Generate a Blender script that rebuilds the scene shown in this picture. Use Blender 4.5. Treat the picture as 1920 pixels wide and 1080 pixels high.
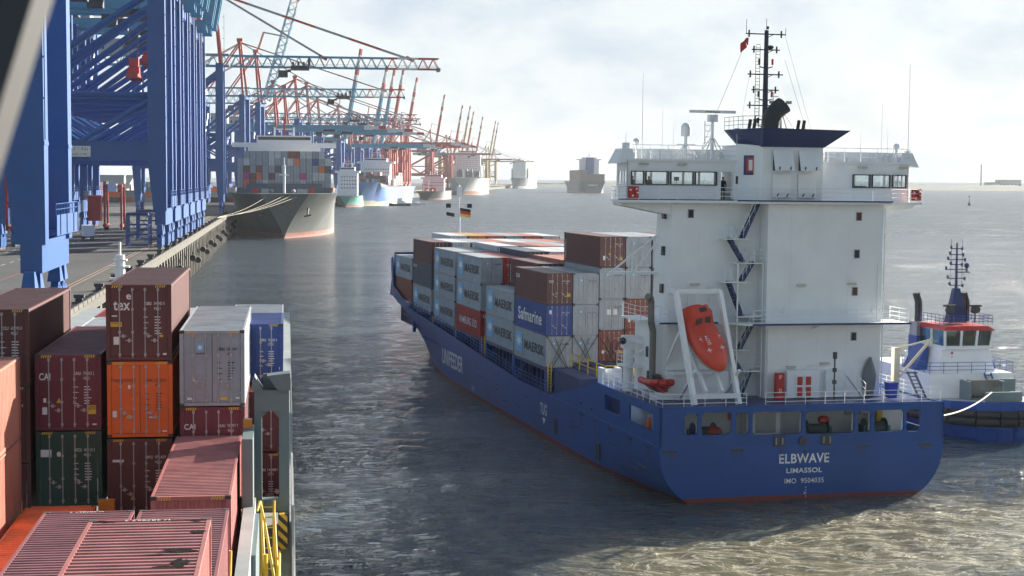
import bpy, bmesh, math, random
import numpy as np
from mathutils import Vector, Matrix, Euler
R = math.radians
random.seed(7)
for o in list(bpy.data.objects): bpy.data.objects.remove(o)
S = bpy.context.scene
COL = S.collection
# ------------------------------------------------------------------ camera
CAMZ = 23.6
cd = bpy.data.cameras.new("camera"); cam = bpy.data.objects.new("camera", cd); COL.objects.link(cam)
cd.sensor_width = 36.0; cd.lens = 36.0*3120.25/1920.0
cd.clip_start = 0.1; cd.clip_end = 60000
cam.location = (0, 0, CAMZ)
cam.rotation_euler = (Euler((R(90-3.7496), 0, 0)).to_matrix() @ Matrix.Rotation(R(0.359), 3, 'Z')).to_euler()
cd.dof.use_dof = True; cd.dof.focus_distance = 130; cd.dof.aperture_fstop = 8
S.camera = cam
# ------------------------------------------------------------------ sky, sun, exposure
SUN_AZ, SUN_EL = 44.0, 16.0
W = bpy.data.worlds.new("World"); S.world = W; W.use_nodes = True
nt = W.node_tree; nt.nodes.clear()
def wn(t, **k):
    n = nt.nodes.new(t)
    for a, b in k.items(): setattr(n, a, b)
    return n
out = wn('ShaderNodeOutputWorld'); bg = wn('ShaderNodeBackground'); bg2 = wn('ShaderNodeBackground'); mx = wn('ShaderNodeMixShader')
sky = wn('ShaderNodeTexSky', sky_type='NISHITA', sun_disc=False)
sky.sun_elevation = R(SUN_EL); sky.sun_rotation = R(SUN_AZ); sky.dust_density = 0.4; sky.air_density = 1.0
bg.inputs['Strength'].default_value = 0.05
bg2.inputs['Color'].default_value = (0.93, 0.965, 1.0, 1); bg2.inputs['Strength'].default_value = 0.44
tc = wn('ShaderNodeTexCoord'); sep = wn('ShaderNodeSeparateXYZ'); nt.links.new(tc.outputs['Generated'], sep.inputs[0])
ad = wn('ShaderNodeMath', operation='ADD'); ad.inputs[1].default_value = 0.45
ab = wn('ShaderNodeMath', operation='ABSOLUTE'); nt.links.new(sep.outputs['Z'], ab.inputs[0]); nt.links.new(ab.outputs[0], ad.inputs[0])
dx = wn('ShaderNodeMath', operation='DIVIDE'); dy = wn('ShaderNodeMath', operation='DIVIDE')
nt.links.new(sep.outputs['X'], dx.inputs[0]); nt.links.new(ad.outputs[0], dx.inputs[1])
nt.links.new(sep.outputs['Y'], dy.inputs[0]); nt.links.new(ad.outputs[0], dy.inputs[1])
cb = wn('ShaderNodeCombineXYZ'); nt.links.new(dx.outputs[0], cb.inputs[0]); nt.links.new(dy.outputs[0], cb.inputs[1])
no = wn('ShaderNodeTexNoise'); no.inputs['Scale'].default_value = 4.0; no.inputs['Detail'].default_value = 9; no.inputs['Roughness'].default_value = 0.55
no.inputs['Distortion'].default_value = 0.25
nt.links.new(cb.outputs[0], no.inputs['Vector'])
mr = wn('ShaderNodeMapRange'); mr.inputs['From Min'].default_value = 0.40; mr.inputs['From Max'].default_value = 0.60
mr.inputs['To Min'].default_value = 0.86; mr.inputs['To Max'].default_value = 0.97; mr.clamp = True
nt.links.new(no.outputs['Fac'], mr.inputs['Value'])
no2 = wn('ShaderNodeTexNoise'); no2.inputs['Scale'].default_value = 6.5; no2.inputs['Detail'].default_value = 8; no2.inputs['Roughness'].default_value = 0.6
nt.links.new(cb.outputs[0], no2.inputs['Vector'])
cr = wn('ShaderNodeValToRGB'); cr.color_ramp.elements[0].position = 0.36; cr.color_ramp.elements[0].color = (0.68, 0.78, 0.90, 1)
cr.color_ramp.elements[1].position = 0.56; cr.color_ramp.elements[1].color = (0.91, 0.965, 1.0, 1)
nt.links.new(no2.outputs['Fac'], cr.inputs[0]); nt.links.new(cr.outputs[0], bg2.inputs['Color'])
nt.links.new(sky.outputs[0], bg.inputs['Color'])
# thin cloud is brightest towards the sun and dims away from it
SDV = (math.sin(R(SUN_AZ))*math.cos(R(SUN_EL)), math.cos(R(SUN_AZ))*math.cos(R(SUN_EL)), math.sin(R(SUN_EL)))
dt = wn('ShaderNodeVectorMath', operation='DOT_PRODUCT'); nt.links.new(tc.outputs['Generated'], dt.inputs[0]); dt.inputs[1].default_value = SDV
mb_ = wn('ShaderNodeMapRange', interpolation_type='SMOOTHSTEP'); mb_.inputs['From Min'].default_value = -0.3; mb_.inputs['From Max'].default_value = 0.65; mb_.inputs['To Min'].default_value = 0.14; mb_.inputs['To Max'].default_value = 0.29
nt.links.new(dt.outputs['Value'], mb_.inputs['Value']); nt.links.new(mb_.outputs[0], bg2.inputs['Strength'])
el = wn('ShaderNodeMapRange'); el.inputs['From Min'].default_value = 0.18; el.inputs['From Max'].default_value = 0.85; el.inputs['To Min'].default_value = 1.0; el.inputs['To Max'].default_value = 0.22; nt.links.new(sep.outputs['Z'], el.inputs['Value'])
cf = wn('ShaderNodeMath', operation='MULTIPLY'); nt.links.new(mr.outputs[0], cf.inputs[0]); nt.links.new(el.outputs[0], cf.inputs[1])
aw = wn('ShaderNodeMapRange'); aw.inputs['From Min'].default_value = -0.4; aw.inputs['From Max'].default_value = 0.5; aw.inputs['To Min'].default_value = 0.35; nt.links.new(dt.outputs['Value'], aw.inputs['Value'])
cf2 = wn('ShaderNodeMath', operation='MULTIPLY'); nt.links.new(cf.outputs[0], cf2.inputs[0]); nt.links.new(aw.outputs[0], cf2.inputs[1]); nt.links.new(cf2.outputs[0], mx.inputs[0]); nt.links.new(bg.outputs[0], mx.inputs[1]); nt.links.new(bg2.outputs[0], mx.inputs[2])
nt.links.new(mx.outputs[0], out.inputs[0])
sl = bpy.data.lights.new("sun", 'SUN'); sun = bpy.data.objects.new("sun", sl); COL.objects.link(sun)
sl.energy = 5.0; sl.angle = R(0.5); sl.color = (1.0, 0.92, 0.80)
sdir = Vector((math.sin(R(SUN_AZ))*math.cos(R(SUN_EL)), math.cos(R(SUN_AZ))*math.cos(R(SUN_EL)), math.sin(R(SUN_EL))))
sun.rotation_euler = sdir.to_track_quat('Z', 'Y').to_euler(); sun.location = sdir*300
vs = S.view_settings; vs.view_transform = 'Standard'; vs.look = 'None'; vs.exposure = 1.7; vs.gamma = 1; vs.use_curve_mapping = False
S.render.engine = 'CYCLES'

# ------------------------------------------------------------------ helpers
MATS = {}
def mat(name, col, rough=0.5, metal=0.0, wear=0.0, wcol=(0.16, 0.07, 0.03), wscale=1.2, streak=1.0, var=0.12, vscale=0.5, bump=0.0, bscale=8, spec=0.5):
    """paint with cloudy tone variation, rust / dirt wear (streaked along z) and fine bump"""
    if name in MATS: return MATS[name]
    m = bpy.data.materials.new(name); m.use_nodes = True; n = m.node_tree; b = n.nodes['Principled BSDF']
    b.inputs['Roughness'].default_value = rough; b.inputs['Metallic'].default_value = metal; b.inputs['Specular IOR Level'].default_value = spec
    c4 = (*col, 1); b.inputs['Base Color'].default_value = c4; m.diffuse_color = c4
    L = n.links
    t = n.nodes.new('ShaderNodeTexCoord'); oi = n.nodes.new('ShaderNodeObjectInfo')
    addv = n.nodes.new('ShaderNodeVectorMath'); addv.operation = 'ADD'
    L.new(t.outputs['Object'], addv.inputs[0])
    mul = n.nodes.new('ShaderNodeVectorMath'); mul.operation = 'SCALE'; mul.inputs[0].default_value = (37, 53, 71); L.new(oi.outputs['Random'], mul.inputs['Scale'])
    L.new(mul.outputs[0], addv.inputs[1])
    prev = None
    if var > 0:
        ns = n.nodes.new('ShaderNodeTexNoise'); ns.inputs['Scale'].default_value = vscale; ns.inputs['Detail'].default_value = 6; ns.inputs['Roughness'].default_value = 0.65
        L.new(addv.outputs[0], ns.inputs['Vector'])
        rp = n.nodes.new('ShaderNodeValToRGB')
        rp.color_ramp.elements[0].position = 0.3; rp.color_ramp.elements[1].position = 0.7
        rp.color_ramp.elements[0].color = (*[max(0, x*(1-var)) for x in col], 1)
        rp.color_ramp.elements[1].color = (*[min(1, x*(1+var)+0.012*var) for x in col], 1)
        L.new(ns.outputs['Fac'], rp.inputs[0]); prev = rp.outputs[0]
    if wear > 0:
        mp = n.nodes.new('ShaderNodeMapping'); mp.inputs['Scale'].default_value = (1, 1, 1.0/streak); L.new(addv.outputs[0], mp.inputs[0])
        nw = n.nodes.new('ShaderNodeTexNoise'); nw.inputs['Scale'].default_value = wscale; nw.inputs['Detail'].default_value = 10; nw.inputs['Roughness'].default_value = 0.7
        L.new(mp.outputs[0], nw.inputs['Vector'])
        r2 = n.nodes.new('ShaderNodeMapRange'); r2.inputs['From Min'].default_value = 0.72-0.25*wear; r2.inputs['From Max'].default_value = 0.86-0.2*wear
        r2.inputs['To Max'].default_value = min(1, 0.4+wear*0.6); L.new(nw.outputs['Fac'], r2.inputs['Value'])
        mixc = n.nodes.new('ShaderNodeMix'); mixc.data_type = 'RGBA'; L.new(r2.outputs[0], mixc.inputs['Factor'])
        if prev: L.new(prev, mixc.inputs['A'])
        else: mixc.inputs['A'].default_value = c4
        mixc.inputs['B'].default_value = (*wcol, 1); prev = mixc.outputs['Result']
    if prev: L.new(prev, b.inputs['Base Color'])
    if bump > 0:
        nb = n.nodes.new('ShaderNodeTexNoise'); nb.inputs['Scale'].default_value = bscale; nb.inputs['Detail'].default_value = 4; L.new(addv.outputs[0], nb.inputs['Vector'])
        bp = n.nodes.new('ShaderNodeBump'); bp.inputs['Strength'].default_value = bump; bp.inputs['Distance'].default_value = 0.05
        L.new(nb.outputs['Fac'], bp.inputs['Height']); L.new(bp.outputs[0], b.inputs['Normal'])
    MATS[name] = m; return m
def glassmat(name, tint=(0.86, 0.90, 0.92), fac=0.10, rough=0.03):
    m = bpy.data.materials.new(name); m.use_nodes = True; n = m.node_tree; n.nodes.clear()
    o = n.nodes.new('ShaderNodeOutputMaterial'); a = n.nodes.new('ShaderNodeBsdfTransparent'); g = n.nodes.new('ShaderNodeBsdfGlossy'); x = n.nodes.new('ShaderNodeMixShader')
    a.inputs[0].default_value = (*tint, 1); g.inputs['Roughness'].default_value = rough; x.inputs[0].default_value = fac
    n.links.new(a.outputs[0], x.inputs[1]); n.links.new(g.outputs[0], x.inputs[2]); n.links.new(x.outputs[0], o.inputs[0]); MATS[name] = m; return m

class MB:
    def __init__(s): s.v = []; s.f = []; s.m = []
    def add(s, vs, fs, m=0):
        b = len(s.v); s.v += [tuple(x) for x in vs]; s.f += [tuple(i+b for i in f) for f in fs]; s.m += [m]*len(fs)
    def box(s, x0, x1, y0, y1, z0, z1, m=0):
        s.add([(x0,y0,z0),(x1,y0,z0),(x1,y1,z0),(x0,y1,z0),(x0,y0,z1),(x1,y0,z1),(x1,y1,z1),(x0,y1,z1)],
              [(0,3,2,1),(4,5,6,7),(0,1,5,4),(1,2,6,5),(2,3,7,6),(3,0,4,7)], m); return s
    def hexa(s, p, m=0):
        s.add(p, [(0,3,2,1),(4,5,6,7),(0,1,5,4),(1,2,6,5),(2,3,7,6),(3,0,4,7)], m); return s
    def beam(s, p, q, w, h=None, m=0, up=(0,0,1), w2=None, h2=None):
        h = h or w; w2 = w2 or w; h2 = h2 or h
        p = Vector(p); q = Vector(q); d = (q-p).normalized(); u = Vector(up)
        if abs(d.dot(u)) > 0.97: u = Vector((0,1,0))
        a = d.cross(u).normalized(); b = a.cross(d).normalized(); vs = []
        for c, ww, hh in ((p, w, h), (q, w2, h2)):
            for sa, sb in ((-1,-1),(1,-1),(1,1),(-1,1)): vs.append(c + a*sa*ww/2 + b*sb*hh/2)
        s.add(vs, [(0,3,2,1),(4,5,6,7),(0,1,5,4),(1,2,6,5),(2,3,7,6),(3,0,4,7)], m); return s
    def tube(s, p, q, r, n=6, m=0, r2=None):
        r2 = r if r2 is None else r2
        p = Vector(p); q = Vector(q); d = (q-p).normalized(); u = Vector((0,0,1))
        if abs(d.dot(u)) > 0.97: u = Vector((0,1,0))
        a = d.cross(u).normalized(); b = a.cross(d).normalized(); vs = []
        for c, rr in ((p, r), (q, r2)):
            for i in range(n):
                t = 2*math.pi*i/n; vs.append(c + a*math.cos(t)*rr + b*math.sin(t)*rr)
        fs = [(i, (i+1) % n, n+(i+1) % n, n+i) for i in range(n)] + [tuple(range(n-1, -1, -1)), tuple(range(n, 2*n))]
        s.add(vs, fs, m); return s
    def path(s, pts, r, n=6, m=0):
        for a, b in zip(pts[:-1], pts[1:]): s.tube(a, b, r, n, m)
        return s
    def loft(s, secs, m=0, cap=True, closed=False):
        n = len(secs[0]); vs = [p for c in secs for p in c]; fs = []
        for i in range(len(secs)-1):
            for j in range(n if closed else n-1):
                k = (j+1) % n; fs.append((i*n+j, i*n+k, (i+1)*n+k, (i+1)*n+j))
        if cap: fs.append(tuple(range(n))); fs.append(tuple((len(secs)-1)*n+j for j in range(n)))
        s.add(vs, fs, m); return s
    def prism(s, poly, axis, d0, d1, m=0):
        """poly: 2-D outline in the two other axes, extruded along axis"""
        f = {'x': lambda a, b, d: (d, a, b), 'y': lambda a, b, d: (a, d, b), 'z': lambda a, b, d: (a, b, d)}[axis]
        n = len(poly); vs = [f(a, b, d0) for a, b in poly]+[f(a, b, d1) for a, b in poly]
        s.add(vs, [tuple(range(n)), tuple(range(2*n-1, n-1, -1))]+[(i, (i+1) % n, n+(i+1) % n, n+i) for i in range(n)], m); return s
    def ball(s, c, r, n=10, m=0, sx=1, sy=1, sz=1):
        vs = [(c[0], c[1], c[2]+r*sz)]; k = n//2
        for i in range(1, k):
            t = math.pi*i/k
            for j in range(n):
                a = 2*math.pi*j/n; vs.append((c[0]+r*sx*math.sin(t)*math.cos(a), c[1]+r*sy*math.sin(t)*math.sin(a), c[2]+r*sz*math.cos(t)))
        vs.append((c[0], c[1], c[2]-r*sz)); fs = [(0, 1+j, 1+(j+1) % n) for j in range(n)]
        for i in range(k-2):
            for j in range(n): fs.append((1+i*n+j, 1+(i+1)*n+j, 1+(i+1)*n+(j+1) % n, 1+i*n+(j+1) % n))
        l = len(vs)-1; b = 1+(k-2)*n; fs += [(l, b+(j+1) % n, b+j) for j in range(n)]
        s.add(vs, fs, m); return s
    def wall(s, o, u, v, W_, H_, holes, t, m=0):
        """plate W_ x H_ from corner o along unit axes u, v with rectangular holes (u0,u1,v0,v1), thickness t along u x v"""
        o = Vector(o); u = Vector(u); v = Vector(v); w = u.cross(v).normalized()*t
        us = sorted({0, W_, *[h[0] for h in holes], *[h[1] for h in holes]}); vs_ = sorted({0, H_, *[h[2] for h in holes], *[h[3] for h in holes]})
        for b0, b1 in zip(vs_[:-1], vs_[1:]):
            run = None
            for a0, a1 in list(zip(us[:-1], us[1:]))+[(None, None)]:
                ca = None if a0 is None else ((a0+a1)/2, (b0+b1)/2)
                solid = ca is not None and not any(h[0] < ca[0] < h[1] and h[2] < ca[1] < h[3] for h in holes)
                if solid: run = [a0, a1] if run is None else [run[0], a1]
                if not solid and run:
                    P = [o+u*x+v*y for x, y in ((run[0], b0), (run[1], b0), (run[1], b1), (run[0], b1))]
                    s.hexa([p-w for p in P]+P, m); run = None
        return s
    def mesh(s, name, mats):
        me = bpy.data.meshes.new(name); me.from_pydata(s.v, [], s.f)
        for x in (mats if isinstance(mats, (list, tuple)) else [mats]): me.materials.append(x)
        me.polygons.foreach_set('material_index', s.m); me.update(); return me
    def build(s, name, mats, parent=None, smooth=False):
        me = s.mesh(name, mats)
        if smooth: me.polygons.foreach_set('use_smooth', [True]*len(me.polygons))
        o = bpy.data.objects.new(name, me); COL.objects.link(o)
        if parent: o.parent = parent
        return o
def T(o, label=None, cat=None, group=None, kind=None):
    if label: o['label'] = label
    if cat: o['category'] = cat
    if group: o['group'] = group
    if kind: o['kind'] = kind
    return o
def empty(name, loc=(0,0,0), rz=0, rot=None):
    o = bpy.data.objects.new(name, None); COL.objects.link(o); o.location = loc; o.rotation_euler = rot if rot else (0, 0, rz); o.empty_display_size = 0.5; return o
def copy_tree(o, parent=None):
    c = o.copy(); COL.objects.link(c); c.parent = parent
    for ch in list(o.children): copy_tree(ch, c)
    return c
def smooth_angle(o, a=40):
    me = o.data; me.polygons.foreach_set('use_smooth', [True]*len(me.polygons))
    try: me.set_sharp_from_angle(angle=R(a))
    except Exception: pass
    return o
def explode(o):
    """split a part made of separate pieces into one object per piece"""
    me = o.data; n_ = len(me.vertices); par = list(range(n_))
    def find(a):
        while par[a] != a: par[a] = par[par[a]]; a = par[a]
        return a
    for e in me.polygons:
        vs = e.vertices
        for v in vs[1:]:
            a, b = find(vs[0]), find(v)
            if a != b: par[a] = b
    groups = {}
    for e in me.polygons: groups.setdefault(find(e.vertices[0]), []).append(e.index)
    if not 1 < len(groups) <= 40: return
    name = o.name.split('.')[0]; props = {k: o[k] for k in o.keys()}
    for g in groups.values():
        q = MB(); ix = {}
        for fi in g:
            f = me.polygons[fi]; q.f.append(tuple(ix.setdefault(v, len(ix)) for v in f.vertices)); q.m.append(f.material_index)
        q.v = [tuple(me.vertices[v].co) for v in ix]
        c = q.build(name, list(me.materials), o.parent); c.matrix_world = o.matrix_world.copy() if not o.parent else c.matrix_world; c.matrix_local = o.matrix_local.copy()
        for k, v in props.items(): c[k] = v
    for ch in list(o.children): ch.parent = o.parent
    bpy.data.objects.remove(o)
TXT = {}
def textmesh(body):
    if body in TXT: return TXT[body]
    cu = bpy.data.curves.new('t', 'FONT'); cu.body = body; cu.size = 1; cu.resolution_u = 3; cu.offset = 0.02 if len(body) < 10 and body.isalpha() else 0.004; cu.space_character = 1.06
    ob = bpy.data.objects.new('t', cu); COL.objects.link(ob)
    me = bpy.data.meshes.new_from_object(ob); vs = [v.co.copy() for v in me.vertices]; fs = [tuple(p.vertices) for p in me.polygons]
    bpy.data.objects.remove(ob); bpy.data.curves.remove(cu); bpy.data.meshes.remove(me)
    x0 = min(v.x for v in vs); x1 = max(v.x for v in vs); y0 = min(v.y for v in vs); y1 = max(v.y for v in vs)
    TXT[body] = ([((v.x-x0)/(x1-x0), (v.y-y0)/(y1-y0)) for v in vs], fs, (x1-x0)/(y1-y0)); return TXT[body]
def addtext(mb, body, o, u, v, w, h, m=0, lift=0.004):
    """letters in a w x h rectangle at corner o, along u, upright along v"""
    vs, fs, asp = textmesh(body); o = Vector(o); u = Vector(u); v = Vector(v); n = u.cross(v).normalized()*lift
    if w is None: w = h*asp
    mb.add([o+u*x*w+v*y*h+n for x, y in vs], fs, m)
def rail(mb, pts, h=1.0, n=3, r=0.025, gap=1.5, m=0):
    """railing along a polyline: posts and n horizontal bars"""
    for a, b in zip(pts[:-1], pts[1:]):
        a = Vector(a); b = Vector(b); L = (b-a).length; k = max(1, int(round(L/gap)))
        for i in range(k+1): p = a+(b-a)*i/k; mb.tube(p, p+Vector((0,0,h)), r, 4, m)
        for j in range(n): z = Vector((0,0,h*(j+1)/n)); mb.tube(a+z, b+z, r*0.9, 4, m)
def truss(mb, p, q, up, h, nseg, r, m=0, side=None, mfun=None):
    """flat zig-zag truss between p and q with chord spacing h along up"""
    p = Vector(p); q = Vector(q); up = Vector(up)*h
    for i in range(nseg):
        a = p+(q-p)*i/nseg; b = p+(q-p)*(i+1)/nseg; c = (a+b)/2; mm = mfun(i/nseg) if mfun else m
        mb.beam(a, b, r*2, r*2, mm); mb.beam(a+up, b+up, r*2, r*2, mm); mb.beam(a, c+up, r, r, mm); mb.beam(c+up, b, r, r, mm)
ORD = ['first','second','third','fourth','fifth','sixth','seventh','eighth','ninth','tenth','eleventh','twelfth','thirteenth','fourteenth','fifteenth']
white = mat('white_paint', (0.78, 0.80, 0.81), 0.4, wear=0.22, wcol=(0.42, 0.34, 0.24), wscale=1.1, streak=9, var=0.05, bump=.12, bscale=.8)
black = mat('black_rubber', (0.02, 0.02, 0.022), 0.7)
dark = mat('dark_steel', (0.05, 0.05, 0.055), 0.6)
steel = mat('galvanised_steel', (0.36, 0.37, 0.38), 0.45, metal=0.6)
letter = mat('white_lettering', (0.75, 0.75, 0.74), 0.5, var=0.08)
blackletter = mat('black_lettering', (0.03, 0.035, 0.05), 0.5)
yellow = mat('yellow_paint', (0.70, 0.45, 0.03), 0.45, wear=0.3)
red = mat('red_paint', (0.50, 0.03, 0.025), 0.45)
navy = mat('navy_paint', (0.015, 0.035, 0.13), 0.4, wear=0.2, wcol=(0.05, 0.05, 0.06))
hullblue = mat('hull_blue_paint', (0.006, 0.066, 0.27), 0.38, wear=0.42, wcol=(0.025, 0.038, 0.09), wscale=0.5, streak=2, var=0.18, vscale=0.15, bump=.3, bscale=.7)
glass = glassmat('window_glass')
darkglass = mat('dark_window_glass', (0.02, 0.025, 0.03), 0.08, var=0)
YN = R(7.7063)
def NP(r, a, z): c, s = math.cos(YN), math.sin(YN); return Vector((r*c-a*s, r*s+a*c, CAMZ+z))
EM = Matrix.Translation((21.788, 122.631, 0.0)) @ Euler((0.0007, 0.00517, 0.24497)).to_matrix().to_4x4()
EROT = (0.0007, 0.00517, 0.24497)
# ------------------------------------------------------------------ containers
CC = {'brown': (0.105, 0.030, 0.030), 'maroon': (0.15, 0.022, 0.038), 'orange': (0.72, 0.13, 0.012), 'grey': (0.30, 0.335, 0.37), 'green': (0.012, 0.06, 0.042),
      'blue': (0.018, 0.055, 0.24), 'rose': (0.37, 0.125, 0.115), 'red': (0.34, 0.022, 0.022), 'slate': (0.055, 0.07, 0.10), 'white': (0.55, 0.57, 0.58),
      'salmon': (0.42, 0.16, 0.11), 'ochre': (0.50, 0.30, 0.10), 'rust': (0.21, 0.05, 0.03), 'magenta': (0.48, 0.02, 0.22), 'plum': (0.25, 0.08, 0.085), 'teal': (0.03, 0.18, 0.17)}
def cmat(c): return mat(c+'_container_paint', CC[c], 0.5, wear=0.34, wcol=(0.14, 0.07, 0.04) if c not in ('grey', 'white') else (0.24, 0.15, 0.09), wscale=1.6, streak=5, var=0.16, vscale=0.7, bump=0.05, bscale=3)
def rmat(c):
    d = [x*0.9+0.035 for x in CC[c]]
    return mat(c+'_container_roof_paint', tuple(d), 0.55, wear=0.42, wcol=(0.13, 0.085, 0.06), wscale=0.9, streak=1, var=0.28, vscale=0.9, bump=0.06, bscale=2)
castm = mat('dirty_corner_casting', (0.06, 0.05, 0.045), 0.7, var=0.3)
barm = mat('zinc_locking_bar', (0.42, 0.40, 0.40), 0.45, metal=0.3)
def corr(mb, o, u, v, n, Lu, Lv, pitch, depth, m=0, flat=0.32):
    """corrugated sheet from corner o: waves run along u, ribs along v, depth along -n"""
    o = Vector(o); u = Vector(u); v = Vector(v); n = Vector(n); k = max(2, int(round(Lu/pitch))); p = Lu/k; pts = []
    for i in range(k):
        for t, d in ((0, 0), (flat, 0), (0.5, -depth), (0.5+flat, -depth)): pts.append((p*(i+t), d))
    pts.append((Lu, 0)); vs = []
    for a, d in pts: vs += [o+u*a+n*d, o+u*a+n*d+v*Lv]
    mb.add(vs, [(2*i, 2*i+2, 2*i+3, 2*i+1) for i in range(len(pts)-1)], m)
CW = 2.438
CPARTS = {}
def cparts(c, L, H, lod, flat_end=False):
    key = (c, L, H, lod, flat_end)
    if key in CPARTS: return CPARTS[key]
    cm, rm = cmat(c), rmat(c); P = []
    if lod == 1:
        mb = MB(); mb.box(0, CW, 0, L, 0.03, H); mb.box(0.0, CW, -0.02, 0.0, H-0.12, H-0.003, 1); mb.box(CW/2-0.03, CW/2+0.03, -0.02, 0, 0.1, H-0.15, 2)
        for x in (0.0, CW-0.09): mb.box(x, x+0.09, -0.03, 0, 0, H-0.13, 2)
        for x in (0.5, 0.9, 1.5, 1.9): mb.box(x, x+0.05, -0.035, 0, 0.15, H-0.2, 3)
        P.append(('body', mb.mesh('shipping_container', [cm, rm, castm, barm]), None)); CPARTS[key] = P; return P
    f = MB()
    for x in (0, CW-0.16):
        for y in (0, L-0.16): f.box(x+.004, x+.156, y+.004, y+.156, .12, H-.12)
    for x in (0.004, CW-0.084): f.box(x, x+.08, .16, L-.16, 0.02, 0.16); f.box(x, x+.08, .16, L-.16, H-0.09, H-0.008)
    for y in (0.004, L-0.084): f.box(.16, CW-.16, y, y+.08, 0.02, 0.15); f.box(.16, CW-.16, y, y+.08, H-0.13, H-0.008)
    for x in (0, CW-0.178):
        for y in (0, L-0.162):
            for z in (0, H-0.118): f.box(x, x+.178, y, y+.162, z, z+.118, 1)
    if lod == 3:
        for x0 in (0.22, CW-0.62):
            for i in range(5): f.add([(x0+i*.08, .001, H-.12), (x0+.04+i*.08, .001, H-.12), (x0+.08+i*.08, .001, H-.02), (x0+.04+i*.08, .001, H-.02)], [(0, 1, 2, 3)], 2)
    P.append(('frame', f.mesh('frame', [cm, castm, yellow]), None))
    r = MB()
    if lod == 3: corr(r, (0.07, .1, H-.012), (0, 1, 0), (1, 0, 0), (0, 0, 1), L-.2, CW-.14, 0.26, 0.030, 0, 0.36)
    else: r.box(.07, CW-.07, .1, L-.1, H-.03, H-.012)
    P.append(('roof', r.mesh('roof', [rm]), None))
    for sgn in (0, 1):
        w = MB(); x = 0.03 if sgn == 0 else CW-0.03
        if lod == 3 or True: corr(w, (x, .14, .14), (0, 1, 0), (0, 0, 1), (-1 if sgn == 0 else 1, 0, 0), L-.28, H-.22, 0.28, 0.036)
        P.append(('side_panel', w.mesh('side_panel', [cm]), None))
    b = MB(); corr(b, (.14, L-.05, .13), (1, 0, 0), (0, 0, 1), (0, 1, 0), CW-.28, H-.24, 0.25, 0.04); P.append(('front_wall', b.mesh('front_wall', [cm]), None))
    if flat_end:
        b = MB(); corr(b, (.14, .05, .13), (1, 0, 0), (0, 0, 1), (0, -1, 0), CW-.28, H-.24, 0.25, 0.04); P.append(('front_wall', b.mesh('front_wall', [cm]), None)); CPARTS[key] = P; return P
    for sgn in (0, 1):
        x0 = 0.17 if sgn == 0 else CW/2+.012; x1 = CW/2-.012 if sgn == 0 else CW-.17
        d = MB(); d.box(x0, x1, .035, .08, .16, H-.14)
        if lod == 3:
            nb = 5; hz = (H-.40)/nb
            for i in range(nb): d.box(x0+.07, x1-.07, .018, .035, .25+i*hz, .25+i*hz+hz*0.72)
        d.box(CW/2-.012 if sgn == 0 else CW/2+.001, CW/2-.001 if sgn == 0 else CW/2+.012, .03, .08, .16, H-.14, 1)
        for z in (.45, 1.1, H-1.1, H-.45): d.box(x0-.05 if sgn == 0 else x1-.04, x0+.04 if sgn == 0 else x1+.05, .012, .034, z, z+.10, 0)
        bars = []
        for x in ((x0+.34, x1-.22) if sgn == 0 else (x0+.22, x1-.34)):
            q = MB(); q.tube((x, -.008, .12), (x, -.008, H-.12), .021, 6)
            for z in (.2, H-.24, H*.36, H*.66): q.box(x-.045, x+.045, -.026, .034, z, z+.09)
            hx = 0.26 if (x-x0) < (x1-x) else -0.26
            z = 0.95 if hx > 0 else 0.78
            q.beam((x, -.03, z), (x+hx, -.03, z), .035, .03); q.box(x+hx*.5-.04, x+hx*.5+.04, -.035, .034, z-.07, z+.07)
            bars.append(('locking_bar', q.mesh('locking_bar', [barm])))
        P.append(('door', d.mesh('door', [cm, castm]), bars))
    CPARTS[key] = P; return P
RN = random.Random(3)
def code_marks(mb, H, own, num, size, white_=True, lod=3):
    m = 0 if white_ else 1
    addtext(mb, own, (1.42, .016, H-.78), (1, 0, 0), (0, 0, 1), .27, .12, m); addtext(mb, num, (1.78, .016, H-.78), (1, 0, 0), (0, 0, 1), .40, .12, m)
    addtext(mb, size, (1.78, .016, H-.96), (1, 0, 0), (0, 0, 1), .24, .11, m)
    if lod < 3: return
    for k in range(7):
        z = H-1.25-k*.105; mb.add([(1.40, .014, z), (1.40+RN.uniform(.12, .25), .014, z), (1.52, .014, z+.034), (1.40, .014, z+.034)], [(0, 1, 2, 3)], m) if k % 2 == 0 else None
        w = RN.uniform(.16, .27); mb.add([(1.80, .014, z), (1.80+w, .014, z), (1.80+w, .014, z+.034), (1.80, .014, z+.034)], [(0, 1, 2, 3)], m)
def star(mb, o, u, v, r, m, lift=.006):
    o = Vector(o); u = Vector(u); v = Vector(v); n = u.cross(v).normalized()*lift; vs = [o+n]
    for i in range(14):
        a = math.pi*i/7+math.pi/2; k = r if i % 2 == 0 else r*.38; vs.append(o+u*k*math.cos(a)+v*k*math.sin(a)+n)
    mb.add(vs, [(0, 1+i, 1+(i+1) % 14) for i in range(14)], m)
def quad(mb, o, u, v, w, h, m, lift=.005):
    o = Vector(o); u = Vector(u); v = Vector(v); n = u.cross(v).normalized()*lift; mb.add([o+n, o+u*w+n, o+u*w+v*h+n, o+v*h+n], [(0, 1, 2, 3)], m)
lightblue = mat('light_blue_paint', (0.16, 0.42, 0.66), 0.5, var=0.08)
LM = [letter, blackletter, lightblue, yellow, navy, red, orange_m] if 'orange_m' in globals() else [letter, blackletter, lightblue, yellow, navy, red]
X, Z_ = (1, 0, 0), (0, 0, 1); NY = (0, -1, 0)
MARK = {}
def marks(key, fn):
    if key not in MARK: mb = MB(); fn(mb); MARK[key] = mb.mesh('lettering', LM)
    return MARK[key]
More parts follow.
